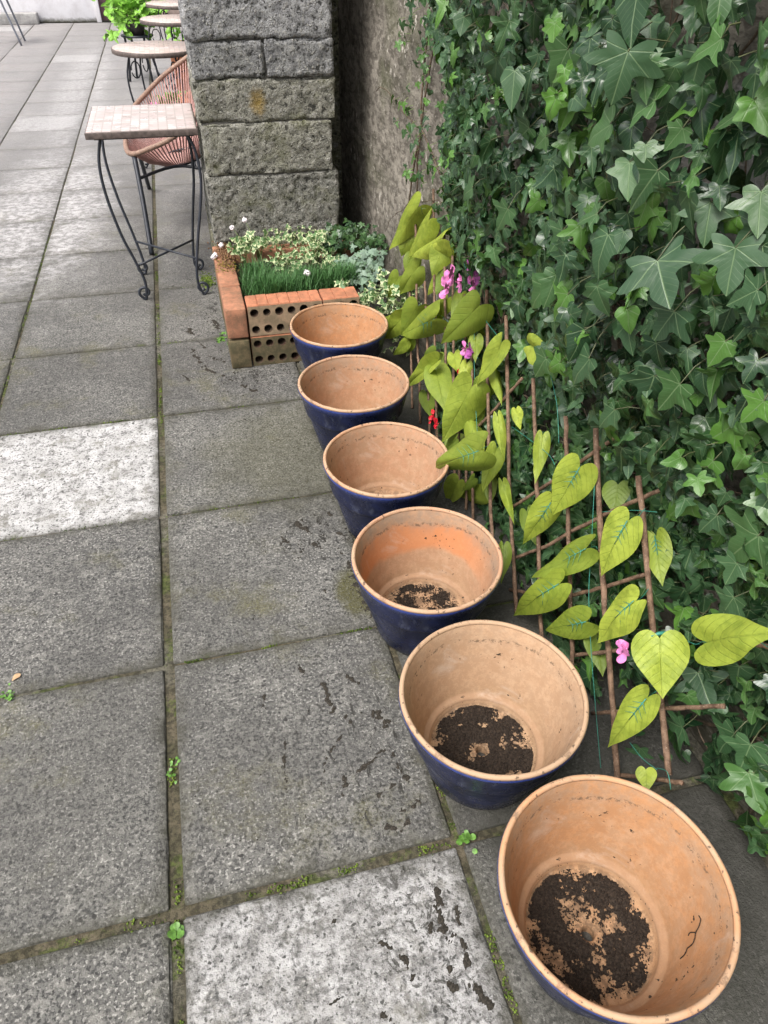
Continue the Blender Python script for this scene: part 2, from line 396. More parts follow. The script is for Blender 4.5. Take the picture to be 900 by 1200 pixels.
def mat_block(nm, ca, cb, peb=.6, moss=.3, yellow=False):
    m = NM(nm); fine = m.noise(120, 5, .85); mid = m.noise(16, 6, .75)
    c = m.mix(m.ramp(mid, .32, .68), ca, cb)
    v = m.vor(62); pm = m.math('MULTIPLY', m.ramp(v, .22, .36, 1, 0), m.ramp(m.noise(26, 3, .6), .46, .6))
    g = m.noise(40, 3, .65, vec=m.map(m.pos, loc=(3, 1, 2)))
    c = m.mix(m.ramp(g, .34, .46, .85, 0), c, (.020, .020, .018))
    c = m.mix(m.ramp(fine, .40, .50, .55, 0), c, (.016, .016, .014))
    c = m.mix(m.ramp(g, .56, .64, 0, .6), c, (.46, .45, .42))
    c = m.mix(m.math('MULTIPLY', pm, peb), c, (.50, .49, .45))
    c = m.mix(m.math('MULTIPLY', m.ramp(fine, .58, .68), .5), c, (.33, .32, .28))
    c = m.mix(m.math('MULTIPLY', m.ramp(m.noise(6, 6, .7, vec=m.map(m.pos, loc=(1, 0, 4))), .48, .66), moss), c, (.12, .125, .038))
    if yellow:
        x, y, z = m.sep(m.pos)
        d = m.comb(m.math('MULTIPLY', m.math('SUBTRACT', x, .345), 1.5), 0, m.math('SUBTRACT', z, .86))
        L = m.N.new('ShaderNodeVectorMath'); L.operation = 'LENGTH'; m.t.links.new(d, L.inputs[0])
        k = m.math('ADD', L.outputs['Value'], m.math('MULTIPLY', m.math('SUBTRACT', mid, .5), .12))
        c = m.mix(m.math('MULTIPLY', m.ramp(k, .02, .07, 1, 0), .6), c, (.36, .24, .06))
    h = m.math('ADD', m.math('MULTIPLY', fine, .5), m.math('ADD', m.math('MULTIPLY', g, 1.2), m.math('MULTIPLY', pm, .5)))
    return m.done(c, .93, m.bump(h, 1, .016), spec=.2)
def mat_brick(nm, col, dirty=.3, dcol=(.10, .09, .06)):
    m = NM(nm); n = m.noise(12, 6, .7); f = m.noise(170, 4, .75)
    c = m.mix(m.ramp(n, .3, .7), tuple(k*.75 for k in col), tuple(min(1, k*1.2) for k in col))
    c = m.mix(m.math('MULTIPLY', m.ramp(m.noise(25, 6, .75), .40, .60), dirty), c, dcol)
    c = m.mix(m.math('MULTIPLY', m.ramp(f, .6, .7), .4), c, tuple(min(1, k*1.5) for k in col))
    return m.done(c, .9, m.bump(f, .6, .003), spec=.25)

def mat_ivy(nm, dark, light, vein, varieg=False, rough=.30, trans=.08, sheen=0.):
    m = NM(nm); L = m.attr('leaf'); x, y, r = m.sep(L); age = m.attr('age', 'Fac')
    ax = m.math('ABSOLUTE', x)
    rad = m.math('SQRT', m.math('ADD', m.math('MULTIPLY', x, x), m.math('MULTIPLY', y, y)))
    vm = None
    for th, w in ((0, .013), (58, .010), (100, .008)):
        t = R(th)
        d = m.math('ABSOLUTE', m.math('SUBTRACT', m.math('MULTIPLY', ax, math.cos(t)), m.math('MULTIPLY', y, math.sin(t))))
        along = m.math('ADD', m.math('MULTIPLY', ax, math.sin(t)), m.math('MULTIPLY', y, math.cos(t)))
        k = m.math('MULTIPLY', m.ramp(d, w*.5, w*1.7, 1, 0), m.ramp(along, 0, .02))
        vm = k if vm is None else m.math('MAXIMUM', vm, k)
    # side veins off the midrib
    ph = m.math('FRACT', m.math('MULTIPLY', m.math('SUBTRACT', y, m.math('MULTIPLY', ax, .9)), 7.5))
    sv = m.math('MULTIPLY', m.ramp(m.math('ABSOLUTE', m.math('SUBTRACT', ph, .5)), .02, .07, 1, 0), m.ramp(y, .1, .2))
    vm2 = m.math('MAXIMUM', vm, m.math('MULTIPLY', sv, .35))
    c = m.mix(r, dark, light); c = m.mix(m.noise(25, 4, .6), c, m.mix(.35, c, dark))
    c = m.mix(age, c, m.mix(.85, c, (.10, .235, .032)))
    if varieg:
        ed = m.math('ADD', rad, m.math('MULTIPLY', m.math('SUBTRACT', m.noise(90, 3, .6), .5), .35))
        c = m.mix(m.ramp(ed, .40, .52), c, (.55, .60, .34))
    c = m.mix(m.math('MULTIPLY', vm2, .5), c, vein)
    br = m.math('MULTIPLY', m.ramp(m.noise(55, 5, .8), .66, .71), .5)
    c = m.mix(br, c, (.13, .10, .05))
    n = m.bump(m.math('ADD', m.math('MULTIPLY', vm2, -.6), m.math('MULTIPLY', m.noise(70, 3, .6), .7)), .45, .0014)
    m.done(c, m.ramp(r, 0, 1, rough-.03, rough+.12), n, spec=.5)
    m.translucent(m.mix(.6, c, (.15, .35, .03)), trans)
    return m.m
def mat_lime(nm='lime_leaf_cloth'):
    m = NM(nm); L = m.attr('leaf'); x, y, r = m.sep(L); ax = m.math('ABSOLUTE', x)
    mid = m.ramp(ax, .006, .018, 1, 0)
    cv = m.math('SUBTRACT', y, m.math('ADD', m.math('MULTIPLY', ax, .55), m.math('MULTIPLY', m.math('MULTIPLY', ax, ax), .7)))
    ph = m.math('FRACT', m.math('MULTIPLY', cv, 6.2))
    sv = m.ramp(m.math('ABSOLUTE', m.math('SUBTRACT', ph, .5)), .02, .10, 1, 0)
    vm = m.math('MAXIMUM', mid, m.math('MULTIPLY', sv, .6))
    age = m.attr('age', 'Fac')
    c = m.mix(r, (.255, .325, .034), (.42, .50, .070))
    c = m.mix(age, c, (.11, .17, .03))
    c = m.mix(m.math('MULTIPLY', m.ramp(m.noise(32, 6, .75), .42, .62), .5), c, (.13, .20, .02))
    c = m.mix(m.math('MULTIPLY', vm, .26), c, (.20, .27, .04))
    h = m.math('ADD', m.math('MULTIPLY', vm, -1), m.math('ADD', m.math('MULTIPLY', m.noise(60, 3, .6), 1.6), m.math('MULTIPLY', m.noise(900, 1, .5), .2)))
    m.done(c, .5, m.bump(h, .7, .0016), spec=.4)
    m.translucent(m.mix(.5, c, (.5, .6, .05)), .22)
    return m.m
def mat_bark(nm='willow_bark', a=(.085, .05, .032), b=(.23, .145, .095)):
    m = NM(nm); n = m.noise(45, 6, .75); c = m.mix(m.ramp(n, .35, .65), a, b)
    c = m.mix(m.ramp(m.noise(200, 3, .7), .6, .7), c, (.36, .27, .2))
    return m.done(c, .75, m.bump(n, .7, .003), spec=.3)
def mat_mosaic(nm, ca, cb, cc, sc=26., grout=(.40, .35, .32)):
    m = NM(nm); P = m.obj
    br = m.N.new('ShaderNodeTexBrick'); br.offset = 0.; br.inputs['Scale'].default_value = sc
    br.inputs['Brick Width'].default_value = 1.; br.inputs['Row Height'].default_value = 1.
    br.inputs['Mortar Size'].default_value = .07
    br.inputs['Color1'].default_value = (0, 0, 0, 1); br.inputs['Color2'].default_value = (1, 1, 1, 1)
    m.t.links.new(m.map(P, loc=(.013, .01, 0)), br.inputs['Vector'])
    cl = m.mix(br.outputs['Color'], ca, cb)
    cl = m.mix(m.ramp(m.noise(11, 4, .6, vec=P), .45, .6), cl, cc)
    c = m.mix(br.outputs['Fac'], cl, grout)
    return m.done(c, m.ramp(m.noise(9, 3, .5, vec=P), .3, .7, .22, .4), m.bump(br.outputs['Fac'], -.5, .002), spec=.6)

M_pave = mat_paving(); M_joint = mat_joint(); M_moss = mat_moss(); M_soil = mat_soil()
M_wall = mat_wall(); M_glaze = mat_glaze(); M_rim = mat_rim()
M_ivy = mat_ivy('ivy_leaf', (.010, .034, .015), (.050, .112, .046), (.20, .29, .14))
M_ivyv = mat_ivy('variegated_leaf', (.05, .13, .04), (.10, .20, .07), (.35, .42, .2), True, .45, .15)
M_silver = mat_ivy('silver_leaf', (.13, .21, .16), (.26, .34, .28), (.45, .5, .42), False, .6, .1)
M_lime = mat_lime(); M_bark = mat_bark(); M_stem = mat_bark('ivy_stem', (.06, .045, .03), (.19, .14, .10))
M_petiole = mat_simple('green_stem', (.14, .20, .06), .5, .3, 50)
M_iron = mat_simple('wrought_iron', (.022, .026, .036), .45, .3, 60, spec=.5)
M_teal = mat_simple('teal_plastic', (.03, .20, .15), .4, .2, 50)
M_pink = mat_simple('pink_petal', (.66, .20, .46), .6, .3, 60)
M_purple = mat_simple('purple_petal', (.36, .08, .30), .6, .35, 60)
M_red = mat_simple('red_petal', (.60, .015, .03), .55, .25, 60)
M_white = mat_simple('white_petal', (.80, .74, .76), .7, .1, 90)

# ------------------------------------------------------------------ ground and paving
g = MB(); S = 60
g.add([(-S, -S, -.008), (S, -S, -.008), (S, S, -.008), (-S, S, -.008)], [(0, 1, 2, 3)])
tag(g.build('ground', M_joint, smooth=False), kind='structure')
pv = MB()
XJ = [.3405, -.2408, -.8505, -1.4458]
while XJ[-1] > -8: XJ.append(XJ[-1]-.602)
cols = [(.3405, .960)]+[(XJ[i+1], XJ[i]) for i in range(len(XJ)-1)]
ROWY = lambda k: .6176+(k-1)*.61
for ci, (xa, xb) in enumerate(cols):
    for k in range(-5, 25):
        ya, yb = ROWY(k), ROWY(k+1)
        if yb > 15.05: yb = 15.05
        near = (-1.6 < xa and k < 6 and k > -2)
        q = random.Random(ci*97+k*13+5)
        gx = .0035+q.random()*.003; gy = .003+q.random()*.004
        x0, x1, y0, y1 = xa+gx, xb-gx, ya+gy, yb-gy
        if ci == 1: x0 += .006+(.004 if k == 1 or k == 0 else 0)
        if ci == 2: x1 -= .006
        if k == 0: y1 -= .010
        if ci == 1 and k == 1: y0 += .004
        if ci == 0: x0 += .006
        P, Fc = rough_box(x0, x1, y0, y1, -.03, 0, step=(.028 if near else .15), r=.005, amp=.0010, freq=20, seed=ci*40+k,
                          edge=.0035 if near else .002, nobottom=True, lowf=.0012)
        cx, cyy = (x0+x1)/2, (y0+y1)/2; tx, ty = q.uniform(-.004, .004), q.uniform(-.004, .004)
        P[:, 2] += (P[:, 0]-cx)*tx+(P[:, 1]-cyy)*ty - abs(q.gauss(0, .0008))
        rot = q.uniform(-.004, .004); dx = P[:, 0]-cx; dy = P[:, 1]-cyy
        P[:, 0] = cx+dx-dy*rot; P[:, 1] = cyy+dy+dx*rot
        pale = 0.
        if (ci, k) == (2, 3): pale = 1.
        elif (ci, k) == (1, 0): pale = .72
        elif ci == 3 and k in (12, 13) or (ci == 3 and k == 18): pale = .9 if k != 13 else 0
        elif ci == 5 and k == 23: pale = 1.
        elif (ci, k) == (1, -1): pale = .6
        elif q.random() < .06 and k > 3: pale = .3
        tint = q.random()
        if (ci, k) == (1, 3): tint = 1.
        ed_ = np.minimum(np.minimum(P[:, 0]-x0, x1-P[:, 0]), np.minimum(P[:, 1]-y0, y1-P[:, 1]))
        pv.add(P, Fc, edge=np.clip(1-ed_/.075, 0, 1), pale=np.full(len(P), pale), tint=np.full(len(P), tint))
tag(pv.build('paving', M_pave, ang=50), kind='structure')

# moss and crumbs along the joints
mo = MB()
def moss_run(x0, y0, x1, y1, n, w, z=-.0075, s=(.0010, .0032)):
    for _ in range(n):
        t = rnd.random()
        if mn.fractal(Vector((x0+(x1-x0)*t, y0+(y1-y0)*t, 3))*11, 1., 2., 3) < .05: continue
        crumb(mo, (x0+(x1-x0)*t+rnd.gauss(0, w), y0+(y1-y0)*t+rnd.gauss(0, w), z+rnd.random()*.006), rnd.uniform(*s), .8)
moss_run(-.24, .62, -.24, 1.0, 420, .005); moss_run(-.24, .05, -.24, .6, 320, .005)
moss_run(-.24, 2.4, -.24, 4.6, 900, .004); moss_run(-.85, 2.3, -.85, 4.6, 700, .005)
moss_run(-.2, 1.2276, .33, 1.2276, 420, .003); moss_run(-.9, 1.2276, -.55, 1.2276, 260, .004)
moss_run(-.2, .612, .33, .612, 500, .005); moss_run(.345, .2, .345, .75, 420, .005)
moss_run(-.8, 1.84, .2, 1.8376, 160, .003); moss_run(-.8, 2.4476, .1, 2.4476, 260, .003)
moss_run(-.8, .606, -.26, .606, 240, .007)
moss_run(-.2, 3.06, .1, 3.06, 200, .006); moss_run(-.2, 3.67, .07, 3.67, 160, .006)
for _ in range(260): crumb(mo, (.02+rnd.gauss(0, .02), 3.72+rnd.gauss(0, .05), .001), rnd.uniform(.003, .007), .6)
tag(mo.build('moss', M_moss), 'bright green moss growing in the joints between the slabs', 'moss', kind='stuff')

# spilled soil on the slabs
sc_ = MB()
def spill(cx, cyy, sx, sy, n, thr=.12, fr=16, s=(.0010, .0034)):
    c = 0
    for _ in range(n*6):
        x, y = cx+rnd.gauss(0, sx), cyy+rnd.gauss(0, sy)
        if mn.fractal(Vector((x*fr*1.4, y*fr*.8, 2.)), 1., 2., 4) < thr: continue
        crumb(sc_, (x, y, .001), rnd.uniform(*s), .55); c += 1
        if c >= n: break
spill(.22, 1.62, .10, .06, 160, .2); spill(.18, 2.72, .12, .10, 300, .15, s=(.0012, .003)); spill(.0, 3.3, .1, .35, 120, .1, s=(.002, .004)); spill(.31, 1.38, .04, .05, 200, -.2, s=(.0008, .002))
SMEAR = [([(380,800),(384,818),(390,833)],5), ([(333,867),(334,905),(337,933)],4), ([(377,920),(383,887),(400,860)],5), ([(400,953),(403,913),(427,900),(453,877)],7), ([(400,953),(427,958)],6), ([(440,833),(453,847)],7),
 ([(407,793),(420,800)],4), ([(310,818),(307,833)],4), ([(440,933),(467,917),(482,905)],6), ([(443,963),(462,972)],7), ([(473,950),(492,938)],7), ([(460,885),(470,905)],5), ([(478,960),(470,975)],5), ([(350,780),(356,790)],3), ([(405,840),(415,850)],3),
 ([(380,1090),(398,1073)],3), ([(440,1097),(458,1112),(477,1130),(483,1147)],6), ([(510,1040),(516,1070),(522,1097),(530,1100)],7), ([(543,1105),(547,1130)],7), ([(527,1135),(531,1160)],6), ([(560,1160),(570,1175)],9), ([(387,1177),(403,1167)],3), ([(500,1100),(506,1085)],5), ([(450,1190),(458,1194)],6),([(535,1065),(540,1085)],5),
 ([(350,612),(360,622)],6), ([(368,636),(376,642)],6), ([(398,626),(406,632)],6), ([(396,645),(404,650)],5), ([(380,693),(382,695)],3), ([(330,630),(340,636)],4), ([(385,600),(388,604)],4), ([(345,655),(350,655)],2),
 ([(225,410),(235,425)],5), ([(238,430),(250,436)],5), ([(232,400),(240,408)],4), ([(246,418),(262,424)],4), ([(285,452),(298,458)],5), ([(262,440),(272,446)],3), ([(222,385),(224,390)],4), ([(215,440),(222,446)],2), ([(250,375),(256,385)],4),
 ([(410,660),(420,690),(432,715)],9), ([(425,705),(436,720)],8)]
segs = []
for pts, wd in SMEAR:
    W = [onZ(x, y, 0)[:2] for x, y in pts]
    ww = wd/F*depth(np.array([*W[0], 0]))*.5
    for i in range(len(W)-1): segs.append((W[i], W[i+1], ww))
cell = {}
h_ = .0032
for A_, B_, ww in segs:
    lo = np.minimum(A_, B_)-ww*3.2; hi = np.maximum(A_, B_)+ww*3.2
    for i in range(int(lo[0]/h_)-1, int(hi[0]/h_)+2):
        for j in range(int(lo[1]/h_)-1, int(hi[1]/h_)+2):
            p = np.array([i*h_, j*h_]); d = B_-A_; t = min(1, max(0, (p-A_)@d/max(d@d, 1e-9)))
            q = 1-np.linalg.norm(p-A_-d*t)/ww
            cell[i, j] = max(cell.get((i, j), -9), q)
val = {}
for (i, j), q in cell.items(): val[i, j] = q+2.1*mn.fractal(Vector((i*h_*60, j*h_*60, 3)), .7, 2.1, 4)-.12
ix = {}; VV = []; FF = []
def sv(i, j):
    if (i, j) not in ix:
        ix[i, j] = len(VV); VV.append((i*h_, j*h_, -.0016+min(.0028, max(0, val[i, j]*.0035))))
    return ix[i, j]
for (i, j) in val:
    if all(k in val for k in ((i+1, j), (i, j+1), (i+1, j+1))) and max(val[i, j], val[i+1, j], val[i, j+1], val[i+1, j+1]) > 0:
        FF.append((sv(i, j), sv(i+1, j), sv(i+1, j+1), sv(i, j+1)))
sc_.add(VV, FF)
for (i, j), q in val.items():
    if q > -.9 and rnd.random() < .07: crumb(sc_, (i*h_+rnd.gauss(0, .004), j*h_+rnd.gauss(0, .004), .001), rnd.uniform(.0006, .0018), .6)
for _ in range(90): crumb(sc_, (rnd.uniform(-.2, .3), rnd.uniform(.65, 2.4), .001), rnd.uniform(.001, .003), .6)
tag(sc_.build('spilled_soil', mat_soil('damp_soil', (.020, .017, .013), (.055, .047, .036))), 'dark crumbs of spilled potting soil scattered over the slabs', 'soil', kind='stuff')

# ------------------------------------------------------------------ flower pots
POTS = [(0.493, 2.55, .197), (.452, 2.098, .196), (.451, 1.644, .192), (.445, 1.21, .195), (.459, .784, .200), (.522, .374, .201)]
pot_labels = ['blue glazed pot pressed against the perforated brick planter, smooth orange inside',
 'second blue pot from the brick planter, with dark flecks on its inner far wall',
 'empty tan-lined blue pot touched by a drooping lime leaf at its right rim',
 'blue pot with a bright orange band inside and a crescent of wet soil',
 'wide blue pot, pale tan inside, with a round patch of soil around its drain hole',
 'nearest and largest looking pot, orange inside, patchy soil and a bright blue edge']
pot_mats = [mat_pot_in('terracotta_a', (.46, .225, .105), .35, dirt=.15, grey=.25), mat_pot_in('terracotta_b', (.43, .235, .135), .45, dirt=.6, grey=.45),
 mat_pot_in('terracotta_c', (.44, .25, .15), .5, dirt=.45, grey=.25), mat_pot_in('terracotta_d', (.42, .25, .15), .4, band=.62, dirt=.40, grey=.7),
 mat_pot_in('terracotta_e', (.46, .30, .185), .65, dirt=.45, grey=.15), mat_pot_in('terracotta_f', (.44, .225, .105), .45, dirt=.38, grey=.30)]
rim_mats = [mat_rim('rim_a'), mat_rim('rim_b', (.46, .27, .17)), mat_rim('rim_c', (.50, .28, .165)), mat_rim('rim_d', (.50, .28, .17)), mat_rim('rim_e', (.45, .30, .19)), mat_rim('rim_f', (.56, .30, .16))]
H = .26
def make_pot(i, x, y, r):
    k = r/.2
    t = thing('flower_pot', pot_labels[i], 'flower pot', (x, y, 0), rnd.uniform(0, .4), 'row of blue glazed flower pots')
    # outside, glazed
    out = [(.0128, 0), (.124, 0), (.1295, .004), (.132, .012), (.1475, .070), (.1610, .122), (.168, .150), (.1700, .156), (.1745, .158),
           (.1770, .161), (.1785, .168), (.184, .195), (.190, .222), (.1935, .238), (.1965, .243), (.1985, .248), (.1978, .2525)]
    ins = [(.1865, .2535), (.1835, .246), (.1800, .236), (.1700, .195), (.1560, .135), (.1440, .088), (.1385, .066), (.1375, .061), (.1350, .0575), (.1280, .0560), (.1245, .0545),
           (.1225, .050), (.1205, .038), (.1165, .0335), (.105, .032), (.080, .0312), (.050, .0305), (.020, .030), (.0150, .0290), (.0128, .026), (.0128, 0)]
    mb = MB(); n = 96
    v, f = lathe_vf([(a*k, z) for a, z in out], n, wob=.006, seed=i*5); mb.add(v, f, 0)
    v, f = lathe_vf([(a*k, z) for a, z in ins], n, wob=.006, seed=i*5); mb.add(v, f, 1)
    mb.build('body', [M_glaze, pot_mats[i]], t)
    rim = [(.1978, .2525), (.1972, .2575), (.1950, .2605), (.1915, .2615), (.1885, .2600), (.1868, .2570), (.1865, .2535)]
    mb = MB(); rim = [(a*k, z) for a, z in rim]
    V, Fc = lathe_vf(rim+[(.192*k, .2525)], n, wob=.006, seed=i*5, closed=True)
    V = [(a*(1+.0), b, c+.0012*mn.noise(Vector((a*30, b*30, i)))) if c > .256 else (a, b, c) for a, b, c in V]
    mb.add(V, Fc); mb.build('rim', rim_mats[i], t)
    return t
for i, (x, y, r) in enumerate(POTS): make_pot(i, x, y, r)

# soil left in the pots: crust patches and loose grains
def pot_soil(i, x, y, r, thr, seed, rmax, label, shift=(0, 0), n=2600):
    k = r/.2; mb = MB(); N = 120; z0 = .0325
    def mask(px, py):
        rr = math.hypot(px, py)
        f = mn.fractal(Vector((px*23+seed, py*23, seed)), .5, 2.1, 5)*.62+.28*mn.noise(Vector((px*190, py*190, seed)))+.18*mn.noise(Vector((px*420, py*420, seed)))
        f -= .9*max(0, 1-rr/.03)                          # bare ring round the drain hole
        f -= max(0, math.hypot(px-shift[0], py-shift[1])/rmax-.90)*2.6
        if rr > .118: f -= 9
        if rr < .016: f -= 9
        return f-thr
    idx = {}; V = []; Fc = []
    st = .245/N
    hs = {}
    for a in range(N+1):
        for b in range(N+1):
            px, py = -.1225+a*st, -.1225+b*st; hs[a, b] = mask(px, py)
    def vid(a, b):
        if (a, b) not in idx:
            px, py = -.1225+a*st, -.1225+b*st
            h = max(-.002, min(.0045, hs[a, b]*.010))+.0018*mn.noise(Vector((px*150, py*150, 4)))
            idx[a, b] = len(V); V.append((px*k, py*k, z0+h-.0006))
        return idx[a, b]
    for a in range(N):
        for b in range(N):
            if min(hs[a, b], hs[a+1, b], hs[a, b+1], hs[a+1, b+1]) > -.06:
                Fc.append((vid(a, b), vid(a+1, b), vid(a+1, b+1), vid(a, b+1)))
    mb.add(V, Fc)
    c = 0
    for _ in range(n*5):
        rr = .116*math.sqrt(rnd.random()); an = rnd.random()*6.283
        px, py = rr*math.cos(an), rr*math.sin(an); m_ = mask(px, py)
        if m_ < 0 and rnd.random() > math.exp(m_*5)*.75: continue
        crumb(mb, (px*k, py*k, z0+max(0, min(.0045, m_*.010))+rnd.random()*.001), rnd.uniform(.0007, .0023), .8); c += 1
        if c >= n: break
    for _ in range(120):
        an = rnd.random()*6.283; rr = rnd.uniform(.121, .127)
        crumb(mb, (rr*math.cos(an)*k, rr*math.sin(an)*k, .047+(rr-.121)*.7), rnd.uniform(.0006, .0015), .8)
    o = mb.build('soil', M_soil); o.location = (x, y, 0)
    tag(o, label, 'soil', kind='stuff')
pot_soil(3, *POTS[3], -.10, 3.1, .10, 'wet dark soil left as a crescent on the floor of the orange banded pot', (.0, .035), 2600)
pot_soil(4, *POTS[4], -.40, 8.7, .118, 'round bed of dark soil grains in the pale tan pot', (0, 0), 3000)
pot_soil(5, *POTS[5], -.22, 41.7, .118, 'broken ring of dark soil in the nearest pot', (0, 0), 3000)
pot_soil(2, *POTS[2], .5, 5.2, .10, 'few soil grains on the floor of the third pot from the camera, barely showing', (0, 0), 60) if False else None
# dried roots stuck to the wall of the nearest pot
rb = MB(); x, y, r = POTS[5]
def inwall(ang, z):
    rr = np.interp(z, [.06, .088, .135, .195, .246], [.1360, .1435, .1555, .1695, .1830])*r/.2-.0012
    return (rr*math.cos(ang), rr*math.sin(ang), z)
for path in ([(-.62, .125), (-.60, .14), (-.55, .148), (-.50, .152), (-.45, .165), (-.40, .172)], [(-.50, .152), (-.47, .135), (-.49, .128)], [(-.62, .125), (-.68, .118), (-.71, .105)], [(-.40, .172), (-.36, .168)]):
    rb.add(*tube_vf(spline([inwall(a, z) for a, z in path], 4), .0009, 5, jit=.5))
o = rb.build('dried_root', M_soil); o.location = (x, y, 0); tag(o, 'thin dark branching root stuck inside the right wall of the nearest pot', 'root')

# ------------------------------------------------------------------ boundary wall
def XW(Y): return .985-.0367*(Y-.5)
wall = thing('boundary_wall', 'tall weathered brown rendered wall with pale flecks behind ivy', 'wall', (XW(0), 0, 0))
mb = MB(); YA, YB, ZT = -1.6, 6.2, 2.25
ny, nz = 560, 150
ys = np.linspace(YA, YB, ny); zs = np.linspace(-.02, ZT, nz)
V = np.zeros((ny, nz, 3))
for a in range(ny):
    for b in range(nz):
        Y, z = ys[a], zs[b]
        q = Vector((Y, z, 0))
        d = .012*mn.noise(q*2.2)+.006*mn.noise(q*9)+.003*mn.noise(q*30)
        # shadow-gap courses of the block under the render
        c = ((z+.03*mn.noise(Vector((Y*1.2, 7, 0)))+.02) % .232)
        ln = math.exp(-((c-.116)/.006)**2)*.006*max(0, mn.noise(Vector((Y*2.3, z*3, 9)))+.45)
        V[a, b] = (XW(Y)-XW(0)-d+ln, Y, z)
Fc = []
for a in range(ny-1):
    for b in range(nz-1):
        i = a*nz+b; Fc.append((i, i+1, i+nz+1, i+nz))
mb.add(V.reshape(-1, 3), Fc)
mb.build('face', M_wall, wall)
mb = MB()
for Y0, Y1 in ((YA, YB),):
    a, b = XW(Y0)-XW(0)+.03, XW(Y1)-XW(0)+.03
    mb.add([(a, Y0, 0), (b, Y1, 0), (b+.22, Y1, 0), (a+.22, Y0, 0), (a, Y0, ZT-.01), (b, Y1, ZT-.01), (b+.22, Y1, ZT-.01), (a+.22, Y0, ZT-.01)],
           [(4, 7, 6, 5), (0, 4, 5, 1), (1, 5, 6, 2), (2, 6, 7, 3), (3, 7, 4, 0)])
mb.build('core', M_wall, wall, smooth=False)
P, Fc = rough_box(-.05, .30, YA, YB, ZT, ZT+.07, .08, .012, .004, 12, 3)
P[:, 0] += XW(P[:, 1])-XW(0)
mb = MB(); mb.add(P, Fc); mb.build('coping', M_wall, wall)

# ------------------------------------------------------------------ block pier
pier = thing('stone_pier', 'rough grey blockwork pier of stacked weathered blocks beside the wall', 'pier', (.08, 3.5, 0))
MBk = [mat_block('block_mossy', (.18, .175, .12), (.30, .29, .20), .15, .45),
       mat_block('block_dark', (.17, .17, .15), (.37, .36, .32), .55, .45),
       mat_block('block_lichen', (.21, .205, .175), (.42, .41, .35), .6, .45, True),
       mat_block('block_pebble', (.17, .172, .18), (.42, .42, .415), .95, .10),
       mat_block('block_grey', (.26, .26, .27), (.48, .48, .48), .7, .05)]
blocks = [  # x0 x1 z0 z1 material
 (0, .607, 0, .252, 0), (-.002, .612, .256, .452, 1), (.012, .592, .456, .640, 2), (.006, .606, .644, .779, 2) if False else (.008, .597, .456, .640, 1),
]
blocks = [(-.008, .610, 0, .270, 0), (.002, .612, .273, .470, 1), (.010, .590, .473, .640, 2), (.008, .598, .643, .779, 2)]
blocks = [(-.008, .610, 0, .262, 0), (.002, .614, .266, .535, 1), (.010, .592, .539, .640, 1), (.010, .606, .643, .779, 2)]
# final coursing, measured: joints at z .26, .455, .645, .779(open), .946, 1.086, 1.22
blocks = [(-.008, .612, 0, .258, 0), (.000, .614, .262, .452, 1), (.010, .594, .456, .640, 1)][:2]+[
 (.006, .592, .456, .632, 2), (.010, .606, .636, .775, 2) ]
blocks = [(-.008, .612, .000, .262, 0, 0), (.000, .612, .266, .520, 1, 1), (.012, .586, .524, .778, 2, 2) ][:2]+[
 (.010, .590, .524, .652, 0, 3), (.008, .592, .655, .777, 1, 4)]
blocks = [(-.008, .612, 0, .262, 0, 0), (.002, .614, .266, .565, 1, 1), (.010, .590, .569, .776, 2, 2),
          (.004, .608, .784, .944, 2, 3), (.006, .308, .950, 1.084, 3, 4), (.313, .604, .950, 1.086, 3, 5),
          (.002, .598, 1.090, 1.262, 4, 6), (.000, .300, 1.267, 1.44, 3, 7), (.305, .605, 1.267, 1.44, 4, 8),
          (.004, .602, 1.445, 1.64, 4, 9), (.0, .610, 1.645, 1.84, 3, 10)]
for (x0, x1, z0, z1, mi, sd) in blocks:
    P, Fc = rough_box(x0, x1, rnd.uniform(-.004, .008), .72, z0, z1, .012, .006, .0085, 34, sd+3, edge=.013, lowf=.010)
    mb = MB(); mb.add(P, Fc); mb.build('block', MBk[mi], pier)
P, Fc = rough_box(.016, .585, .014, .70, 0, 1.83, .2, .01, .002, 9, 2)
mb = MB(); mb.add(P, Fc); mb.build('mortar_core', mat_simple('old_mortar', (.10, .095, .085), .95, .4, 60, bmp=.8), pier)

P, Fc = rough_box(.56, XW(4.3)-.08+.01, .69, .86, 0, 1.95, .03, .008, .005, 20, 8, lowf=.008)
mb = MB(); mb.add(P, Fc); mb.build('added_gap_block', MBk[0], pier)  # added block, closes the gap to the wall so the crevice goes dark
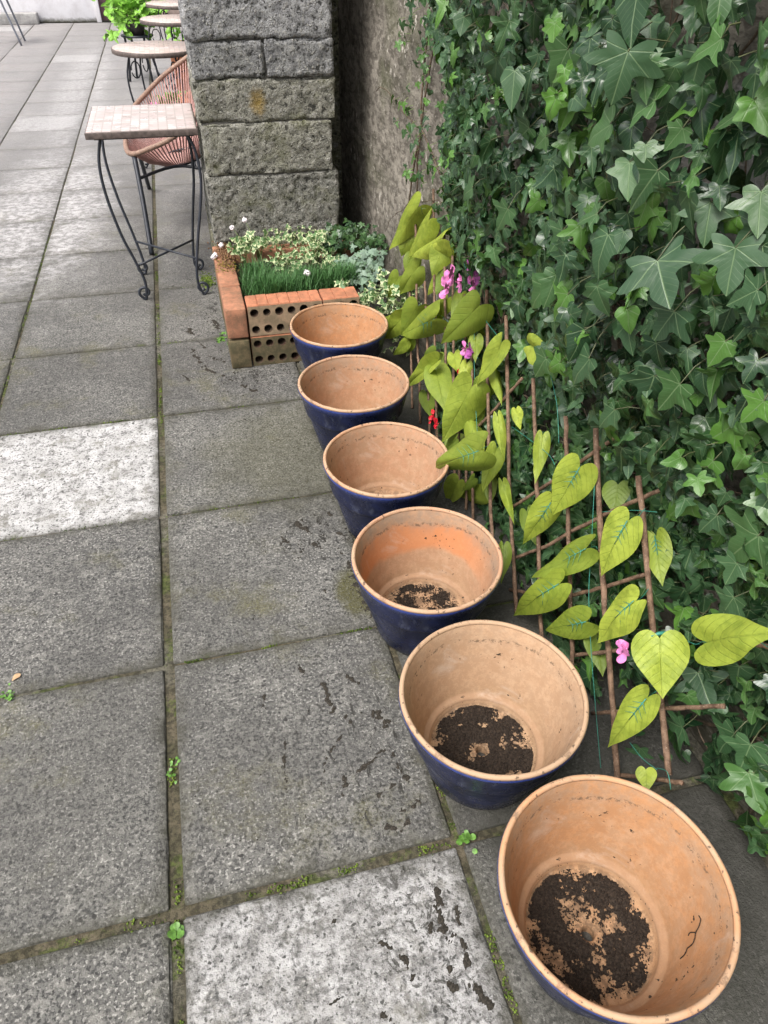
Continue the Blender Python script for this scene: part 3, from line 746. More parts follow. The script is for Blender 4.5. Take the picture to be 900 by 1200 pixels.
# ------------------------------------------------------------------ brick planter
M_br = mat_brick('orange_brick', (.40, .185, .11), .45); M_brf = mat_brick('weathered_brick_face', (.36, .25, .16), .5, (.13, .12, .075))
M_brt = mat_brick('clean_orange_brick', (.50, .20, .11), .3); M_hole = mat_brick('shaded_hole_brick', (.06, .03, .02), .5)  # hole lining near-black: shade of the depth painted into the brick
M_brd = mat_brick('mossy_brick', (.15, .115, .065), .6, (.05, .055, .03))
planter = thing('brick_planter', 'low planter of orange perforated bricks filled with small plants', 'planter', (.065, 2.755, 0))
def holed_front(mb, x0, x1, z0, z1, y, ncol, nrow, rh, dep, mi_face, mi_in):
    cw, chh = (x1-x0)/ncol, (z1-z0)/nrow
    for a in range(ncol):
        for b in range(nrow):
            cx, cz = x0+cw*(a+.5), z0+chh*(b+.5)+(.004 if b else -.004); K = 16
            V = []; 
            for k in range(K):
                an = 2*math.pi*(k+.5)/K; c, s = math.cos(an), math.sin(an)
                q = max(abs(c)/(cw/2), abs(s)/(chh/2)); V.append((x0+cw*(a+.5)+c/q, y, z0+chh*(b+.5)+s/q))
            jr = rh*rnd.uniform(.9, 1.05)
            for dd, rr in ((0, jr), (.004, jr*.9), (dep, jr*.88)):
                for k in range(K):
                    an = 2*math.pi*(k+.5)/K; V.append((cx+math.cos(an)*rr, y+dd, cz+math.sin(an)*rr))
            F0 = [(k, (k+1) % K, K+(k+1) % K, K+k) for k in range(K)]
            F1 = [(K*j+k, K*j+(k+1) % K, K*(j+1)+(k+1) % K, K*(j+1)+k) for j in (1, 2) for k in range(K)]
            F1.append(tuple(range(3*K, 4*K)))
            mb.add(V, F0, mi_face); mb.add(V, F1, mi_in)
            # corner fill of the cell square
            cs = [(x0+cw*a, z0+chh*b), (x0+cw*(a+1), z0+chh*b), (x0+cw*(a+1), z0+chh*(b+1)), (x0+cw*a, z0+chh*(b+1))]
            for (qx, qz), ang0 in zip(cs, (225, 315, 45, 135)):
                kk = [k for k in range(K)]
                # nearest two rim points to the corner
                d = sorted(kk, key=lambda k: (V[k][0]-qx)**2+(V[k][2]-qz)**2)[:2]
                mb.add([(qx, y, qz), V[d[0]], V[d[1]]], [(0, 1, 2)], mi_face)
def perforated(x0, x1, z0, z1, y0, dep, ncol, top):
    mb = MB()
    holed_front(mb, x0, x1, z0, z1, y0, ncol, 2, .0172, .05, 0, 2)
    # back, sides and scored top
    mb.add([(x0, y0, z0), (x1, y0, z0), (x1, y0+dep, z0), (x0, y0+dep, z0), (x0, y0, z1), (x1, y0, z1), (x1, y0+dep, z1), (x0, y0+dep, z1)],
           [(0, 3, 2, 1), (1, 2, 6, 5), (2, 3, 7, 6), (3, 0, 4, 7)], 1)
    if top: nseg = max(2, int(round((x1-x0)/.045)))
    else: nseg = 1
    w = (x1-x0)/nseg
    for s in range(nseg):
        a, b = x0+w*s, x0+w*(s+1); gpp = .0025; hz = .004+rnd.uniform(0, .0015)
        mb.add([(a, y0, z1), (b, y0, z1), (b, y0+dep, z1), (a, y0+dep, z1),
                (a+gpp, y0+.002, z1+hz), (b-gpp, y0+.002, z1+hz), (b-gpp, y0+dep-.002, z1+hz), (a+gpp, y0+dep-.002, z1+hz)],
               [(4, 5, 6, 7), (0, 1, 5, 4), (1, 2, 6, 5), (2, 3, 7, 6), (3, 0, 4, 7)], 1)
    return mb
for ri, (z0, z1) in enumerate(((.001, .130), (.139, .268))):
    for (x0, x1, nc) in ((.090, .398, 6), (.404, .558, 3)):
        o = perforated(x0, x1, z0, z1, .0+rnd.uniform(0, .003), .105, nc, ri == 1).build('perforated_brick', [M_brf if ri else M_brd, M_brt, M_hole], planter, smooth=False)
    for j in range(3):
        y0 = .0-.006+j*.245
        P, Fc = rough_box(-.002+rnd.uniform(-.002, .002), .083, y0, y0+.239, z0, z1-.002, .03, .004, .0012, 40, ri*7+j, edge=.002)
        mb = MB(); mb.add(P, Fc); mb.build('solid_brick', M_br if ri else M_brd, planter)
P, Fc = rough_box(.09, .70, .62, .70, 0, .262, .05, .004, .001, 30, 9)
mb = MB(); mb.add(P, Fc); mb.build('back_course', M_br, planter)
# compost
mb = MB(); V = []; Fc = []; n = 30
for a in range(n+1):
    for b in range(n+1):
        x, y = .152+a*.53/n, 2.865+b*.505/n
        V.append((x, y, .215+.012*mn.noise(Vector((x*14, y*14, 0)))+.005*mn.noise(Vector((x*60, y*60, 0)))))
for a in range(n):
    for b in range(n): i = a*(n+1)+b; Fc.append((i, i+n+1, i+n+2, i+1))
mb.add(V, Fc); tag(mb.build('compost', M_soil), 'dark compost filling the brick planter under the plants', 'soil', kind='stuff')

# ------------------------------------------------------------------ leaf machinery
def outline(half, sub=3):
    """half outline base to tip; points given as (x, y, 1) are sharp lobe tips, all others are rounded"""
    H_ = [tuple(p)+(0,) if len(p) == 2 else tuple(p) for p in half]
    H_[0] = (H_[0][0], H_[0][1], 1); H_[-1] = (H_[-1][0], H_[-1][1], 1)
    side = []
    for i in range(len(H_)-1):
        b, c = np.array(H_[i][:2]), np.array(H_[i+1][:2])
        a = np.array(H_[i-1][:2]) if i > 0 and not H_[i][2] else 2*b-c
        d = np.array(H_[i+2][:2]) if i+2 < len(H_) and not H_[i+1][2] else 2*c-b
        for k in range(sub):
            t = k/sub; side.append(.5*((2*b)+(-a+c)*t+(2*a-5*b+4*c-d)*t*t+(-a+3*b-3*c+d)*t**3))
    side.append(np.array(H_[-1][:2]))
    R_ = side[1:-1]; Lf = [np.array([-p[0], p[1]]) for p in R_[::-1]]
    return np.array([side[-1]]+Lf+[side[0]]+R_)
def smooth_poly(P, keep, it=1):
    P = P.copy(); n = len(P)
    for _ in range(it):
        Q = P.copy()
        for i in range(n):
            if i in keep: continue
            Q[i] = .5*P[i]+.25*(P[i-1]+P[(i+1) % n])
        P = Q
    return P
def leaf_template(half, centre, rings=(0., .55, 1.), sub=2, it=2):
    O = outline(half, sub); n = len(O)
    tips = {0}
    P = O; C = np.array(centre)
    V = [C]; 
    for r in rings[1:]: V += list(C+(P-C)*r)
    F_ = [(0, 1+i, 1+(i+1) % n) for i in range(n)]
    for k in range(len(rings)-2):
        a = 1+k*n; b = a+n
        F_ += [(a+i, b+i, b+(i+1) % n, a+(i+1) % n) for i in range(n)]
    V = np.array(V); return np.column_stack([V, np.zeros(len(V))]), F_
IVY_A = [(0, 0), (.10, -.13), (.24, -.21), (.40, -.17, 1), (.40, -.02), (.38, .08), (.54, .12), (.78, .26, 1), (.60, .34), (.38, .38), (.24, .47), (.24, .62), (.15, .84), (0, 1.06)]
IVY_B = [(0, 0), (.12, -.13), (.28, -.17), (.42, -.10), (.41, .05), (.52, .09), (.67, .17), (.54, .28), (.36, .38), (.29, .50), (.27, .66), (.15, .86), (0, 1.08)]
IVY_C = [(0, 0), (.09, -.09), (.20, -.13), (.33, -.06, 1), (.30, .05), (.42, .06), (.66, .04, 1), (.48, .18), (.26, .30), (.17, .42), (.18, .62), (.11, .88), (0, 1.18)]
IVY_D = [(0, 0), (.14, -.15), (.32, -.26), (.53, -.27), (.50, -.12), (.44, .02), (.64, .11), (.87, .26), (.68, .36), (.40, .36), (.26, .44), (.28, .62), (.17, .82), (0, 1.0)]
IVY_E = [(0, 0), (.12, -.12), (.34, -.12), (.46, .02), (.52, .17), (.43, .34), (.34, .50), (.24, .74), (.11, .92), (0, 1.05)]
T_IVY = [leaf_template(h, (0, .18)) for h in (IVY_A, IVY_B, IVY_C, IVY_D, IVY_E)]
HEART = [(0, 0.0), (.07, -.09), (.20, -.155), (.36, -.11), (.48, .03), (.52, .20), (.48, .40), (.36, .60), (.20, .80), (.08, .94), (0, 1.06)]
T_HEART = leaf_template(HEART, (0, .22), (0, .35, .7, 1.), 2, 2)
def put_leaf(mb, T, base, tip, nrm, s, cup=.2, fold=.12, wav=.05, age=0., rv=None, droop=.3, wide=1.):
    V, F_ = T; V = V.copy()
    base = np.asarray(base, float); yv = np.asarray(tip, float)
    yv = yv/np.linalg.norm(yv); nv = np.asarray(nrm, float); nv = nv-yv*(nv@yv); nv /= max(np.linalg.norm(nv), 1e-6)
    xv = np.cross(yv, nv)
    x, y = V[:, 0].copy(), V[:, 1].copy()
    ph = rnd.uniform(0, 6.28)
    z = -cup*x*x*1.2-droop*np.maximum(y, 0)**2*.35+fold*np.abs(x)+wav*np.sin(x*7+ph)*np.sin(y*6+ph*1.7)*.5
    z += rnd.uniform(-.12, .12)*x*y*2
    Wv = base+np.outer(x*s*wide, xv)+np.outer(y*s, yv)+np.outer(z*s, nv)
    rv = rnd.random() if rv is None else rv
    mb.add(Wv, F_, leaf=np.column_stack([x, y, np.full(len(x), rv)]), age=np.full(len(x), age))
def unit(v): v = np.asarray(v, float); return v/max(np.linalg.norm(v), 1e-9)

# ------------------------------------------------------------------ the ivy on the wall
ivy = thing('ivy', 'dense dark green ivy covering the near part of the wall', 'ivy', (XW(1.2), 1.2, 0))
fol = MB(); stm = MB(); pet = MB()
def edgeY(z):                       # far edge of the dense mass
    return 2.30+.42*min(1, max(0, (z-.35)/.9))+.16*mn.noise(Vector((z*4.2, 3, 1)))+.05*mn.noise(Vector((z*17, 1, 1)))
def lowZ(Y):                        # ragged lower edge near the camera
    return -.05+max(0, .28-Y*.38)*.9
def bulge(Y, z):
    e = (edgeY(z)-Y)
    b = .095+.06*mn.noise(Vector((Y*2.1, z*2.3, 5)))+.055*mn.noise(Vector((Y*6, z*6, 8)))+.03*mn.noise(Vector((Y*15, z*15, 8)))
    b += .05*min(1, max(0, (z-.5)/.8))
    if z < .40 and .6 < Y < 2.6: return .06+.17*(1-z/.5)
    b *= min(1, max(.18, e*2.0))
    if z < .35: b *= (.45+.55*z/.35) if Y < 1 else 1.15
    if Y > 1.9 and z < .6: b += .04
    if Y < 1.5 and z > .5: b += .02
    return max(.012, b)
O0 = np.array([XW(1.2), 1.2, 0])
def ivy_leaf(Y, z, off, s, lay, mbf=None, mbp=None, Ts=T_IVY, org=None, bright=.20, down=1.):
    mbf = mbf or fol; mbp = mbp or pet; org = O0 if org is None else org
    base = np.array([XW(Y)-off, Y, z])
    nr = unit([-1+rnd.gauss(0, .42), -.25+rnd.gauss(0, .55), .45+rnd.gauss(0, .5)])
    tp = unit([rnd.gauss(-.05, .25), -.12+rnd.gauss(0, .55), -1*down+rnd.gauss(0, .42)])
    ag = rnd.random()**3*.25
    if rnd.random() < bright and lay > .6: ag = rnd.uniform(.3, 1)
    put_leaf(mbf, rnd.choice(Ts), base-org, tp, nr, s, rnd.uniform(.05, .6), rnd.uniform(-.1, .35), rnd.uniform(.05, .24), ag, droop=rnd.uniform(-.2, 1.3), wide=rnd.uniform(.85, 1.08))
    if lay > .7 and rnd.random() < .7:
        root = base+np.array([rnd.uniform(.6, 1.2)*s*.9, rnd.gauss(0, .5)*s, rnd.uniform(-.1, .6)*s])
        mid = (base+root)/2-nr*s*-.10
        pet.n and None
        mbp.add(*tube_vf([base-org, mid-org, root-org], [.0009, .0011, .0012], 3, False))
cnt = 0
while cnt < 9000:
    Y = rnd.uniform(-.6, 3.0); z = rnd.uniform(0, 2.1)
    if rnd.random() > (1 if z < 1.45 else .55): continue
    if Y > edgeY(z) or z < lowZ(Y): continue
    # a few holes that let the wall show
    hole = mn.noise(Vector((Y*3.2+9, z*3.2, 2)))
    lay = rnd.random()
    if hole > .5 and Y > 1.5 and lay > .3 and rnd.random() < .8: continue
    if z < .22 and Y < .9 and rnd.random() < .72: continue
    off = .012+bulge(Y, z)*lay**.6*1.2
    if .55 < Y < 2.95 and z < .64: off = min(off, max(.012, XW(Y)-(.725+.242*z)-.028-.03*rnd.random()))
    s = rnd.uniform(.026, .050)*(1+.28*lay)*(1.0 if Y < 1.9 else .82)
    if rnd.random() < .12: s *= 1.3
    if rnd.random() < .12: s *= .6
    ivy_leaf(Y, z, off, s, lay); cnt += 1
# leaves the photograph shows singly: base pixel, tip pixel, width in pixels, kind, brightness
HERO = [((736,60),(717,118),72,3,.0),((665,58),(642,108),44,1,.25),((768,118),(735,100),48,0,.35),((738,190),(735,232),46,1,.25),((757,170),(755,217),40,2,.25),
 ((770,200),(730,256),48,2,.1),((770,305),(782,354),80,3,.0),((833,237),(825,287),54,0,.05),((892,225),(888,275),58,0,.25),((715,145),(678,172),38,1,.3),
 ((862,290),(850,348),62,3,.0),((888,340),(850,357),52,0,.05),((790,365),(765,398),58,3,.0),((638,335),(617,367),32,1,.25),((595,245),(580,272),34,0,.15),
 ((543,285),(516,304),32,2,.1),((553,220),(523,246),32,0,.15),((563,130),(527,147),30,2,.15),((665,345),(645,379),36,2,.75),((797,450),(768,482),52,0,.25),
 ((850,400),(830,428),42,1,.7),((895,470),(868,494),46,0,.9),((864,496),(824,518),52,0,.95),((836,540),(805,570),44,0,.75),((808,584),(782,606),42,1,.7),
 ((888,628),(846,658),62,3,.2),((738,532),(736,552),42,0,.0),((840,604),(822,620),48,0,.0),((864,660),(852,680),46,3,.05),((860,860),(838,884),42,0,.05),
 ((880,872),(866,904),50,0,.05),((896,580),(902,614),42,1,.5),((818,788),(832,826),62,0,.0),((660,270),(640,300),30,0,.1),((700,250),(672,262),34,2,.2),
 ((640,420),(622,445),30,1,.2),((620,150),(600,170),28,0,.2),((845,45),(800,75),44,2,.5),((870,130),(838,150),40,2,.3),((690,420),(668,450),48,0,.0),
 ((720,480),(700,500),40,1,.05),((800,150),(782,172),40,1,.3),((640,160),(612,185),26,1,.3),((860,700),(838,730),40,0,.0)]
for (bx, by), (tx, ty), w, k, ag in HERO:
    B = None
    for _ in range(3):
        Yg = 1.5 if B is None else B[1]
        off = bulge(Yg, 1. if B is None else B[2])*1.12+.035
        if by > 480: off = .12
        n = np.array([1, .0367, 0]); B = on_plane(bx, by, n, .985+.0367*.5-off); T_ = on_plane(tx, ty, n, .985+.0367*.5-off-.01)
    s = w/F*depth(B)/1.25; L = np.linalg.norm(T_-B)
    s = .5*s+.5*L if L < 2.2*s else s*1.2
    view = unit(CAM-B)
    nr = unit(view*.62+np.array([-.6, -.1, .55])*.7+np.array([rnd.gauss(0, .15) for _ in range(3)]))
    put_leaf(fol, T_IVY[k], B-O0, unit(T_-B), nr, s*1.05, .12, .10, .07, ag, rv=rnd.uniform(.45, 1.), droop=.25)
    root = B+np.array([s*.7, rnd.gauss(0, .3)*s, rnd.uniform(.2, .9)*s])
    pet.add(*tube_vf([B-O0, (B+root)/2-O0+np.array([-.004, 0, .006]), root-O0], [.0011, .0013, .0014], 4, False))
fo = fol.build('foliage', M_ivy, ivy)
M_stalk = mat_simple('ivy_stalk', (.075, .085, .035), .5, .4, 50)
pet.build('leaf_stalks', M_stalk, ivy)
def crawl(mb, Y, z, ang, L, r, off=.012, st=.03, org=O0, wob=.35, taper=.6):
    pts = []; rad = []; n = int(L/st)
    for i in range(n):
        pts.append(np.array([XW(Y)-off-.008*mn.noise(Vector((Y*9, z*9, 3))), Y, z])-org); rad.append(r*(1-taper*i/n))
        ang += rnd.gauss(0, wob)*.35; Y += math.sin(ang)*st; z += math.cos(ang)*st
        if z < 0: z = 0
        if z > 2.2: break
    if len(pts) > 3: mb.add(*tube_vf(pts, rad, 6, True, .3))
    return Y, z, ang
for k in range(46):
    crawl(stm, rnd.uniform(-.6, 2.3), rnd.uniform(0, .25), rnd.gauss(0, .35), rnd.uniform(.7, 2.0), rnd.uniform(.0025, .006), rnd.uniform(.01, .03))
for k in range(90):
    crawl(stm, rnd.uniform(-.6, 2.3), rnd.uniform(.1, 1.6), rnd.uniform(-2.2, 2.2), rnd.uniform(.15, .5), rnd.uniform(.0012, .0022), rnd.uniform(.02, .06))
stm.build('stems', M_stem, ivy)

# thin strand left of the mass
ORG = np.array([XW(3.0), 3.0, 0])
st_ = thing('ivy', 'sparse young strand of ivy climbing the bare wall between pier and main ivy', 'ivy', ORG)
f2 = MB(); s2 = MB(); p2 = MB()
for (x, yy, n, L) in ((2.98, .02, 0, 1.9), (2.86, .0, -.03, 1.8)):
    crawl(s2, x, yy, n, L, .0042, .012, org=ORG, wob=.12, taper=.3)
CL = [((500,30),34,20),((520,45),26,12),((515,95),24,10),((478,115),16,7),((492,150),20,12),((520,150),16,8),((505,185),26,14),((530,190),20,10),((490,205),16,8),((505,10),40,26),((535,15),30,20),((548,60),26,14),((515,235),18,8),((470,140),5,2),((540,100),20,12)]
for (cx, cyp), sg, n in CL:
    for _ in range(n):
        q = on_plane(cx+rnd.gauss(0, sg*.45), cyp+rnd.gauss(0, sg*.6), (1, .0367, 0), .985+.0367*.5-.03)
        ivy_leaf(q[1], q[2], .03+rnd.random()*.04, rnd.uniform(.016, .036), 1, f2, p2, org=ORG, bright=.45)
f2.build('foliage', M_ivy, st_); s2.build('stems', M_stem, st_); p2.build('leaf_stalks', M_petiole, st_)

# ------------------------------------------------------------------ willow trellis with cloth leaves
# leaning plane: foot X .73 at z 0, top X .88 at z .62
TN = unit([.62, 0, -.15]); TD = TN@np.array([.725, 1, 0])
def tp_(x, y, o=0.): return on_plane(x, y, TN, TD-o)
TO = np.array([.74, 1.4, 0])
trel = thing('willow_trellis', 'low willow stick trellis with artificial lime leaves leaning behind the pots', 'trellis', TO)
STK = [  # image points on each stick, radius
 [(748,558),(766,742),(784,908)], [(698,502),(706,672),(716,800),(724,920)], [(663,488),(666,620),(670,760)], [(625,444),(630,590),(634,735)],
 [(593,370),(597,560),(602,735)], [(571,340),(573,527),(575,700)], [(553,415),(553,620)], [(537,425),(538,560)], [(520,257),(521,310),(523,470)],
 [(508,222),(510,427),(512,500)], [(487,245),(489,400),(491,430)], [(480,340),(482,430)], [(498,330),(501,407),(503,495)], [(545,345),(546,520)], [(530,300),(532,470)],
 [(668,624),(720,598),(774,574)], [(654,702),(700,690),(756,673)], [(670,768),(728,762)], [(694,836),(770,831),(848,827)], [(598,596),(650,562),(722,512)],
 [(560,500),(577,483),(612,443)], [(724,908),(776,914),(800,918)], [(600,655),(640,640),(668,624)], [(880,752),(905,760)], [(596,700),(654,702)]]
for i, pts in enumerate(STK):
    cross = i >= 15; o = .010 if cross else 0.
    W = [tp_(x, y, -o) for x, y in pts]
    if not cross and i not in (0,):
        d = W[-1]-W[0]; d /= np.linalg.norm(d)
        if W[-1][2] > 0 and d[2] < -.3: W.append(W[-1]+d*(W[-1][2]/-d[2]-.002))
    W = [np.array([w[0], w[1], max(.004, w[2])]) for w in W]
    P = spline(W, 7)
    P = [p+np.array([.0025*mn.noise(Vector((i*3.1, j*.7, 0))), .003*mn.noise(Vector((i*2.1, j*.6, 4))), 0]) for j, p in enumerate(P)]
    r0 = .0068 if i < 2 else (.0058 if i < 6 else .0048)
    if cross: r0 = .0050
    mb = MB(); mb.add(*tube_vf([p-TO for p in P], [r0*(1+.16*mn.noise(Vector((j*1.3, i, 2)))) for j in range(len(P))], 8, True, .25, i))
    mb.build('stick', M_bark, trel)
LV = [  # base px, tip px, width px, offset, age
 ((680,547),(646,604),50,.05,.0),((646,588),(612,641),34,.03,.0),((688,643),(626,676),42,.035,.35),((656,684),(596,721),44,.05,.1),((688,728),(636,740),40,.03,.3),
 ((736,610),(700,674),50,.04,.0),((744,704),(692,751),48,.05,.0),((773,748),(778,815),66,.07,.0),((824,752),(904,741),60,.06,.0),((758,818),(711,876),40,.05,.05),
 ((768,628),(776,684),34,-.02,.3),((724,568),(720,602),36,-.03,.8),((757,902),(758,926),24,.03,.0),((636,512),(628,563),20,.01,.15),
 ((490,243),(458,290),34,.03,.1),((503,258),(473,302),32,.04,.05),((517,280),(480,300),34,.05,-.1),((520,290),(507,322),30,.02,.1),((490,313),(466,345),30,.02,.4),
 ((510,373),(467,394),38,.05,.2),((474,370),(449,398),26,.04,.05),((562,358),(520,400),44,.05,.45),((588,402),(557,451),30,.04,.1),((532,415),(536,436),18,.02,.1),
 ((512,423),(472,454),24,.05,.0),((511,433),(521,477),32,.04,.35),((553,453),(520,515),50,.05,.2),((547,427),(541,462),16,.02,-.2),((562,528),(505,549),48,.165,.35),
 ((550,495),(564,535),22,.02,.15),((582,526),(566,574),26,.03,.15),((583,488),(590,535),14,.02,.1),((590,567),(602,612),14,.02,.2),((538,563),(522,592),28,.03,.1),
 ((622,405),(652,428),34,.04,-.2),((605,480),(610,503),14,.01,-.2),((634,513),(627,565),18,.01,.1),((580,427),(588,472),14,.0,.2),((590,640),(586,682),18,.06,.5),
 ((500,460),(506,490),20,.0,.6),((484,300),(480,330),22,.0,.5),((478,400),(462,416),16,.03,.2),((540,345),(530,380),18,.0,.3),((700,740),(706,790),34,-.03,.7),
 ((570,545),(572,590),20,-.01,.5),((525,350),(512,380),18,-.01,.2),((560,480),(548,505),20,-.01,.3),((618,600),(630,640),24,-.03,.7),((480,275),(470,300),24,.0,.3)]
rq = random.Random(5)
for _ in range(20):
    t_ = rq.random(); bx = 470+105*t_+rq.gauss(0, 9); by = (250+240*rq.random()) if bx < 530 else (370+220*rq.random())
    if by > 330+ (bx-455)*2.3 : by = 330+(bx-455)*2.3
    a_ = rq.gauss(.9, .5); L_ = rq.uniform(20, 36)
    LV.append(((bx, by), (bx-math.sin(a_)*L_, by+abs(math.cos(a_))*L_), L_*rq.uniform(.6, .9), rq.uniform(-.02, .03), rq.uniform(.05, .7)))

for i, ((bx, by), (tx, ty), w, off, ag) in enumerate(LV):
    B = tp_(bx, by, off); T_ = tp_(tx, ty, off+.012)
    L = np.linalg.norm(T_-B); wm = w/F*depth(B)
    view = unit(CAM-B); nr = unit(view*.8+np.array([-.5, -.1, .35])*.6+np.array([rnd.gauss(0, .22) for _ in range(3)]))
    mb = MB(); yv = unit(T_-B)
    s = L/1.0
    put_leaf(mb, T_HEART, (0, 0, 0), yv, nr, s, rnd.uniform(.1, .35 if i < 14 else .7), rnd.uniform(-.05, .15 if i < 14 else .3), rnd.uniform(.04, .12), max(0, ag+(.04 if i > 13 else 0)), rv=min(1, max(0, .55-ag+rnd.uniform(-.2, .3))), droop=rnd.uniform(-.1, .4), wide=wm/(1.04*s))
    o = mb.build('leaf', M_lime, trel); o.location = B-TO
    if i in (0, 1, 2, 3, 4, 5, 6, 9, 10, 7, 19, 28):
        nn = unit(nr-yv*(nr@yv)); xv = np.cross(yv, nn); rb = MB()
        e = .0035
        if i != 7:
            rb.add(*tube_vf([nn*e, yv*s*.2+nn*e, yv*s*.42+nn*(e-.001)], [.0012, .0011, .0006], 5))
            for a, b in ((.08, .17), (.18, .27), (.28, .36)):
                for sd in (-1, 1): rb.add(*tube_vf([yv*s*a+nn*e, yv*s*b+xv*sd*s*.10+nn*(e-.001)], [.0009, .0004], 4))
        else:
            rb.add(*tube_vf([-yv*.012-xv*.02-nn*.004, -yv*.010-nn*.004, -yv*.004+xv*.015-nn*.004], [.003, .004, .003], 6))
        rb.build('leaf_rib', M_teal, o)
# green wire of the garland and twigs joining leaves
for pts in ([(697,560),(693,640),(690,700),(694,780),(704,900)], [(686,645),(697,640),(700,643)], [(745,610),(752,600),(756,596)], [(742,706),(752,700),(760,690)], [(800,748),(815,755),(824,752),(840,754)],
            [(705,600),(740,598),(770,600)], [(770,900),(782,905),(786,925)], [(738,870),(752,888),(770,902)], [(758,818),(766,812),(776,806)], [(840,720),(880,745),(905,762)], [(640,420),(652,470),(655,520)], [(556,360),(556,440),(560,520)], [(600,500),(640,530),(650,545)],
            [(575,522),(568,524),(562,528)], [(515,285),(540,300),(560,360),(588,400)], [(500,370),(520,372),(560,420)]):
    W = [tp_(x, y, .012)-TO for x, y in pts]; mb = MB(); mb.add(*tube_vf(spline(W, 5), .0009, 5)); mb.build('wire', M_teal, trel)
def flower(px, py, off, s, mat, n=6, seed=0):
    s *= 1.2; C = tp_(px, py, off); mb = MB(); q = random.Random(seed)
    for k in range(n):
        an = k*6.283/n+q.uniform(-.4, .4); d = unit(np.array([math.cos(an)*.4-.6*q.random(), math.cos(an)*.8, math.sin(an)*.9]))
        L = s*q.uniform(.7, 1.15); nr = unit(np.array([-.7, -.5, .5])+np.array([q.gauss(0, .4) for _ in range(3)]))
        PET = leaf_petal; put_leaf(mb, PET, d*s*.06, d, nr, L, .5, .1, .15, 0, droop=-.4, wide=1.05)
    for _ in range(5): crumb(mb, (q.gauss(0, s*.08), q.gauss(0, s*.08), q.gauss(0, s*.08)), s*.12, 1., leaf=np.zeros((6, 3)), age=np.zeros(6))
    o = mb.build('flower', mat, trel); o.location = C-TO
leaf_petal = leaf_template([(0, 0), (.10, .08), (.24, .35), (.33, .62), (.27, .85), (.12, .98), (0, 1.0)], (0, .5), (0, .6, 1.), 2, 1)
for a in [(530,322,.05,.036,M_pink,6,1),(524,338,.05,.034,M_pink,5,2),(540,330,.05,.028,M_pink,5,3),(560,318,.03,.034,M_purple,6,4),(556,334,.03,.028,M_pink,5,5),(553,310,.03,.024,M_purple,5,6),
          (560,356,.03,.022,M_purple,5,7),(552,412,.03,.026,M_purple,6,8),(545,408,.03,.020,M_pink,5,9),(508,486,.05,.018,M_red,6,10),(512,497,.05,.020,M_red,6,11),(505,492,.05,.014,M_red,5,12),
          (735,762,.05,.024,M_pink,5,13),(730,757,.05,.016,M_pink,4,14),(541,440,.02,.02,M_red,5,15)]: flower(*a)

# ------------------------------------------------------------------ plants in the planter
gp = thing('thrift_plant', 'tuft of fine dark green grassy leaves with white flower heads in planter', 'plant', (.34, 3.02, .21))
gm = MB(); GO = np.array([.34, 3.02, .21])
for _ in range(7000):
    c = rnd.choice([(.26, 3.0, .08), (.36, 2.96, .08), (.45, 3.02, .07), (.55, 2.98, .06), (.24, 3.12, .05), (.62, 3.02, .05), (.3, 2.93, .05)])
    x, y = c[0]+rnd.gauss(0, c[2]*.55), c[1]+rnd.gauss(0, c[2]*.45)
    x = max(.16, x); y = max(2.872, y)
    h = rnd.uniform(.04, .115)+.02*mn.noise(Vector((x*20, y*20, 0)))
    a = rnd.uniform(0, 6.28); ln = rnd.uniform(.01, .075)
    dx, dy = math.cos(a)*ln, math.sin(a)*ln-.012; w = .0013
    p0 = np.array([x, y, .212])-GO; p1 = p0+np.array([dx*.35, dy*.35, h*.6]); p2_ = p0+np.array([dx, dy, h])
    wx = np.array([math.sin(a), -math.cos(a), 0])*w
    r = rnd.random()
    gm.add([p0-wx, p0+wx, p1+wx*.9, p1-wx*.9, p2_], [(0, 1, 2, 3), (3, 2, 4)], leaf=np.tile([.3, -.5, r], (5, 1)), age=np.full(5, rnd.random()*.5))
M_grass = mat_simple('thrift_leaf', (.075, .185, .055), .5, .55, 90)
gm.build('foliage', M_grass, gp)
def pompom(C, r, parent, org, stem_to=None):
    mb = MB()
    for _ in range(46):
        d = unit([rnd.gauss(0, 1) for _ in range(3)]); crumb(mb, np.array(C)-org+d*r*.7, r*.42, 1.)
    mb.build('flower', M_white, parent)
    if stem_to is not None:
        mb = MB(); a = np.array(stem_to)-org; b = np.array(C)-org
        mb.add(*tube_vf(spline([a, (a+b)/2+np.array([.01, -.005, .01]), b], 4), .0011, 5)); mb.build('flower_stem', M_petiole, parent)
pompom(onY(360, 320, 2.97), .015, gp, GO, (.44, 3.0, .22)); pompom(onY(272, 267, 3.2), .011, gp, GO, (.28, 3.05, .22)); pompom(onY(287, 258, 3.2), .012, gp, GO, (.28, 3.05, .22))
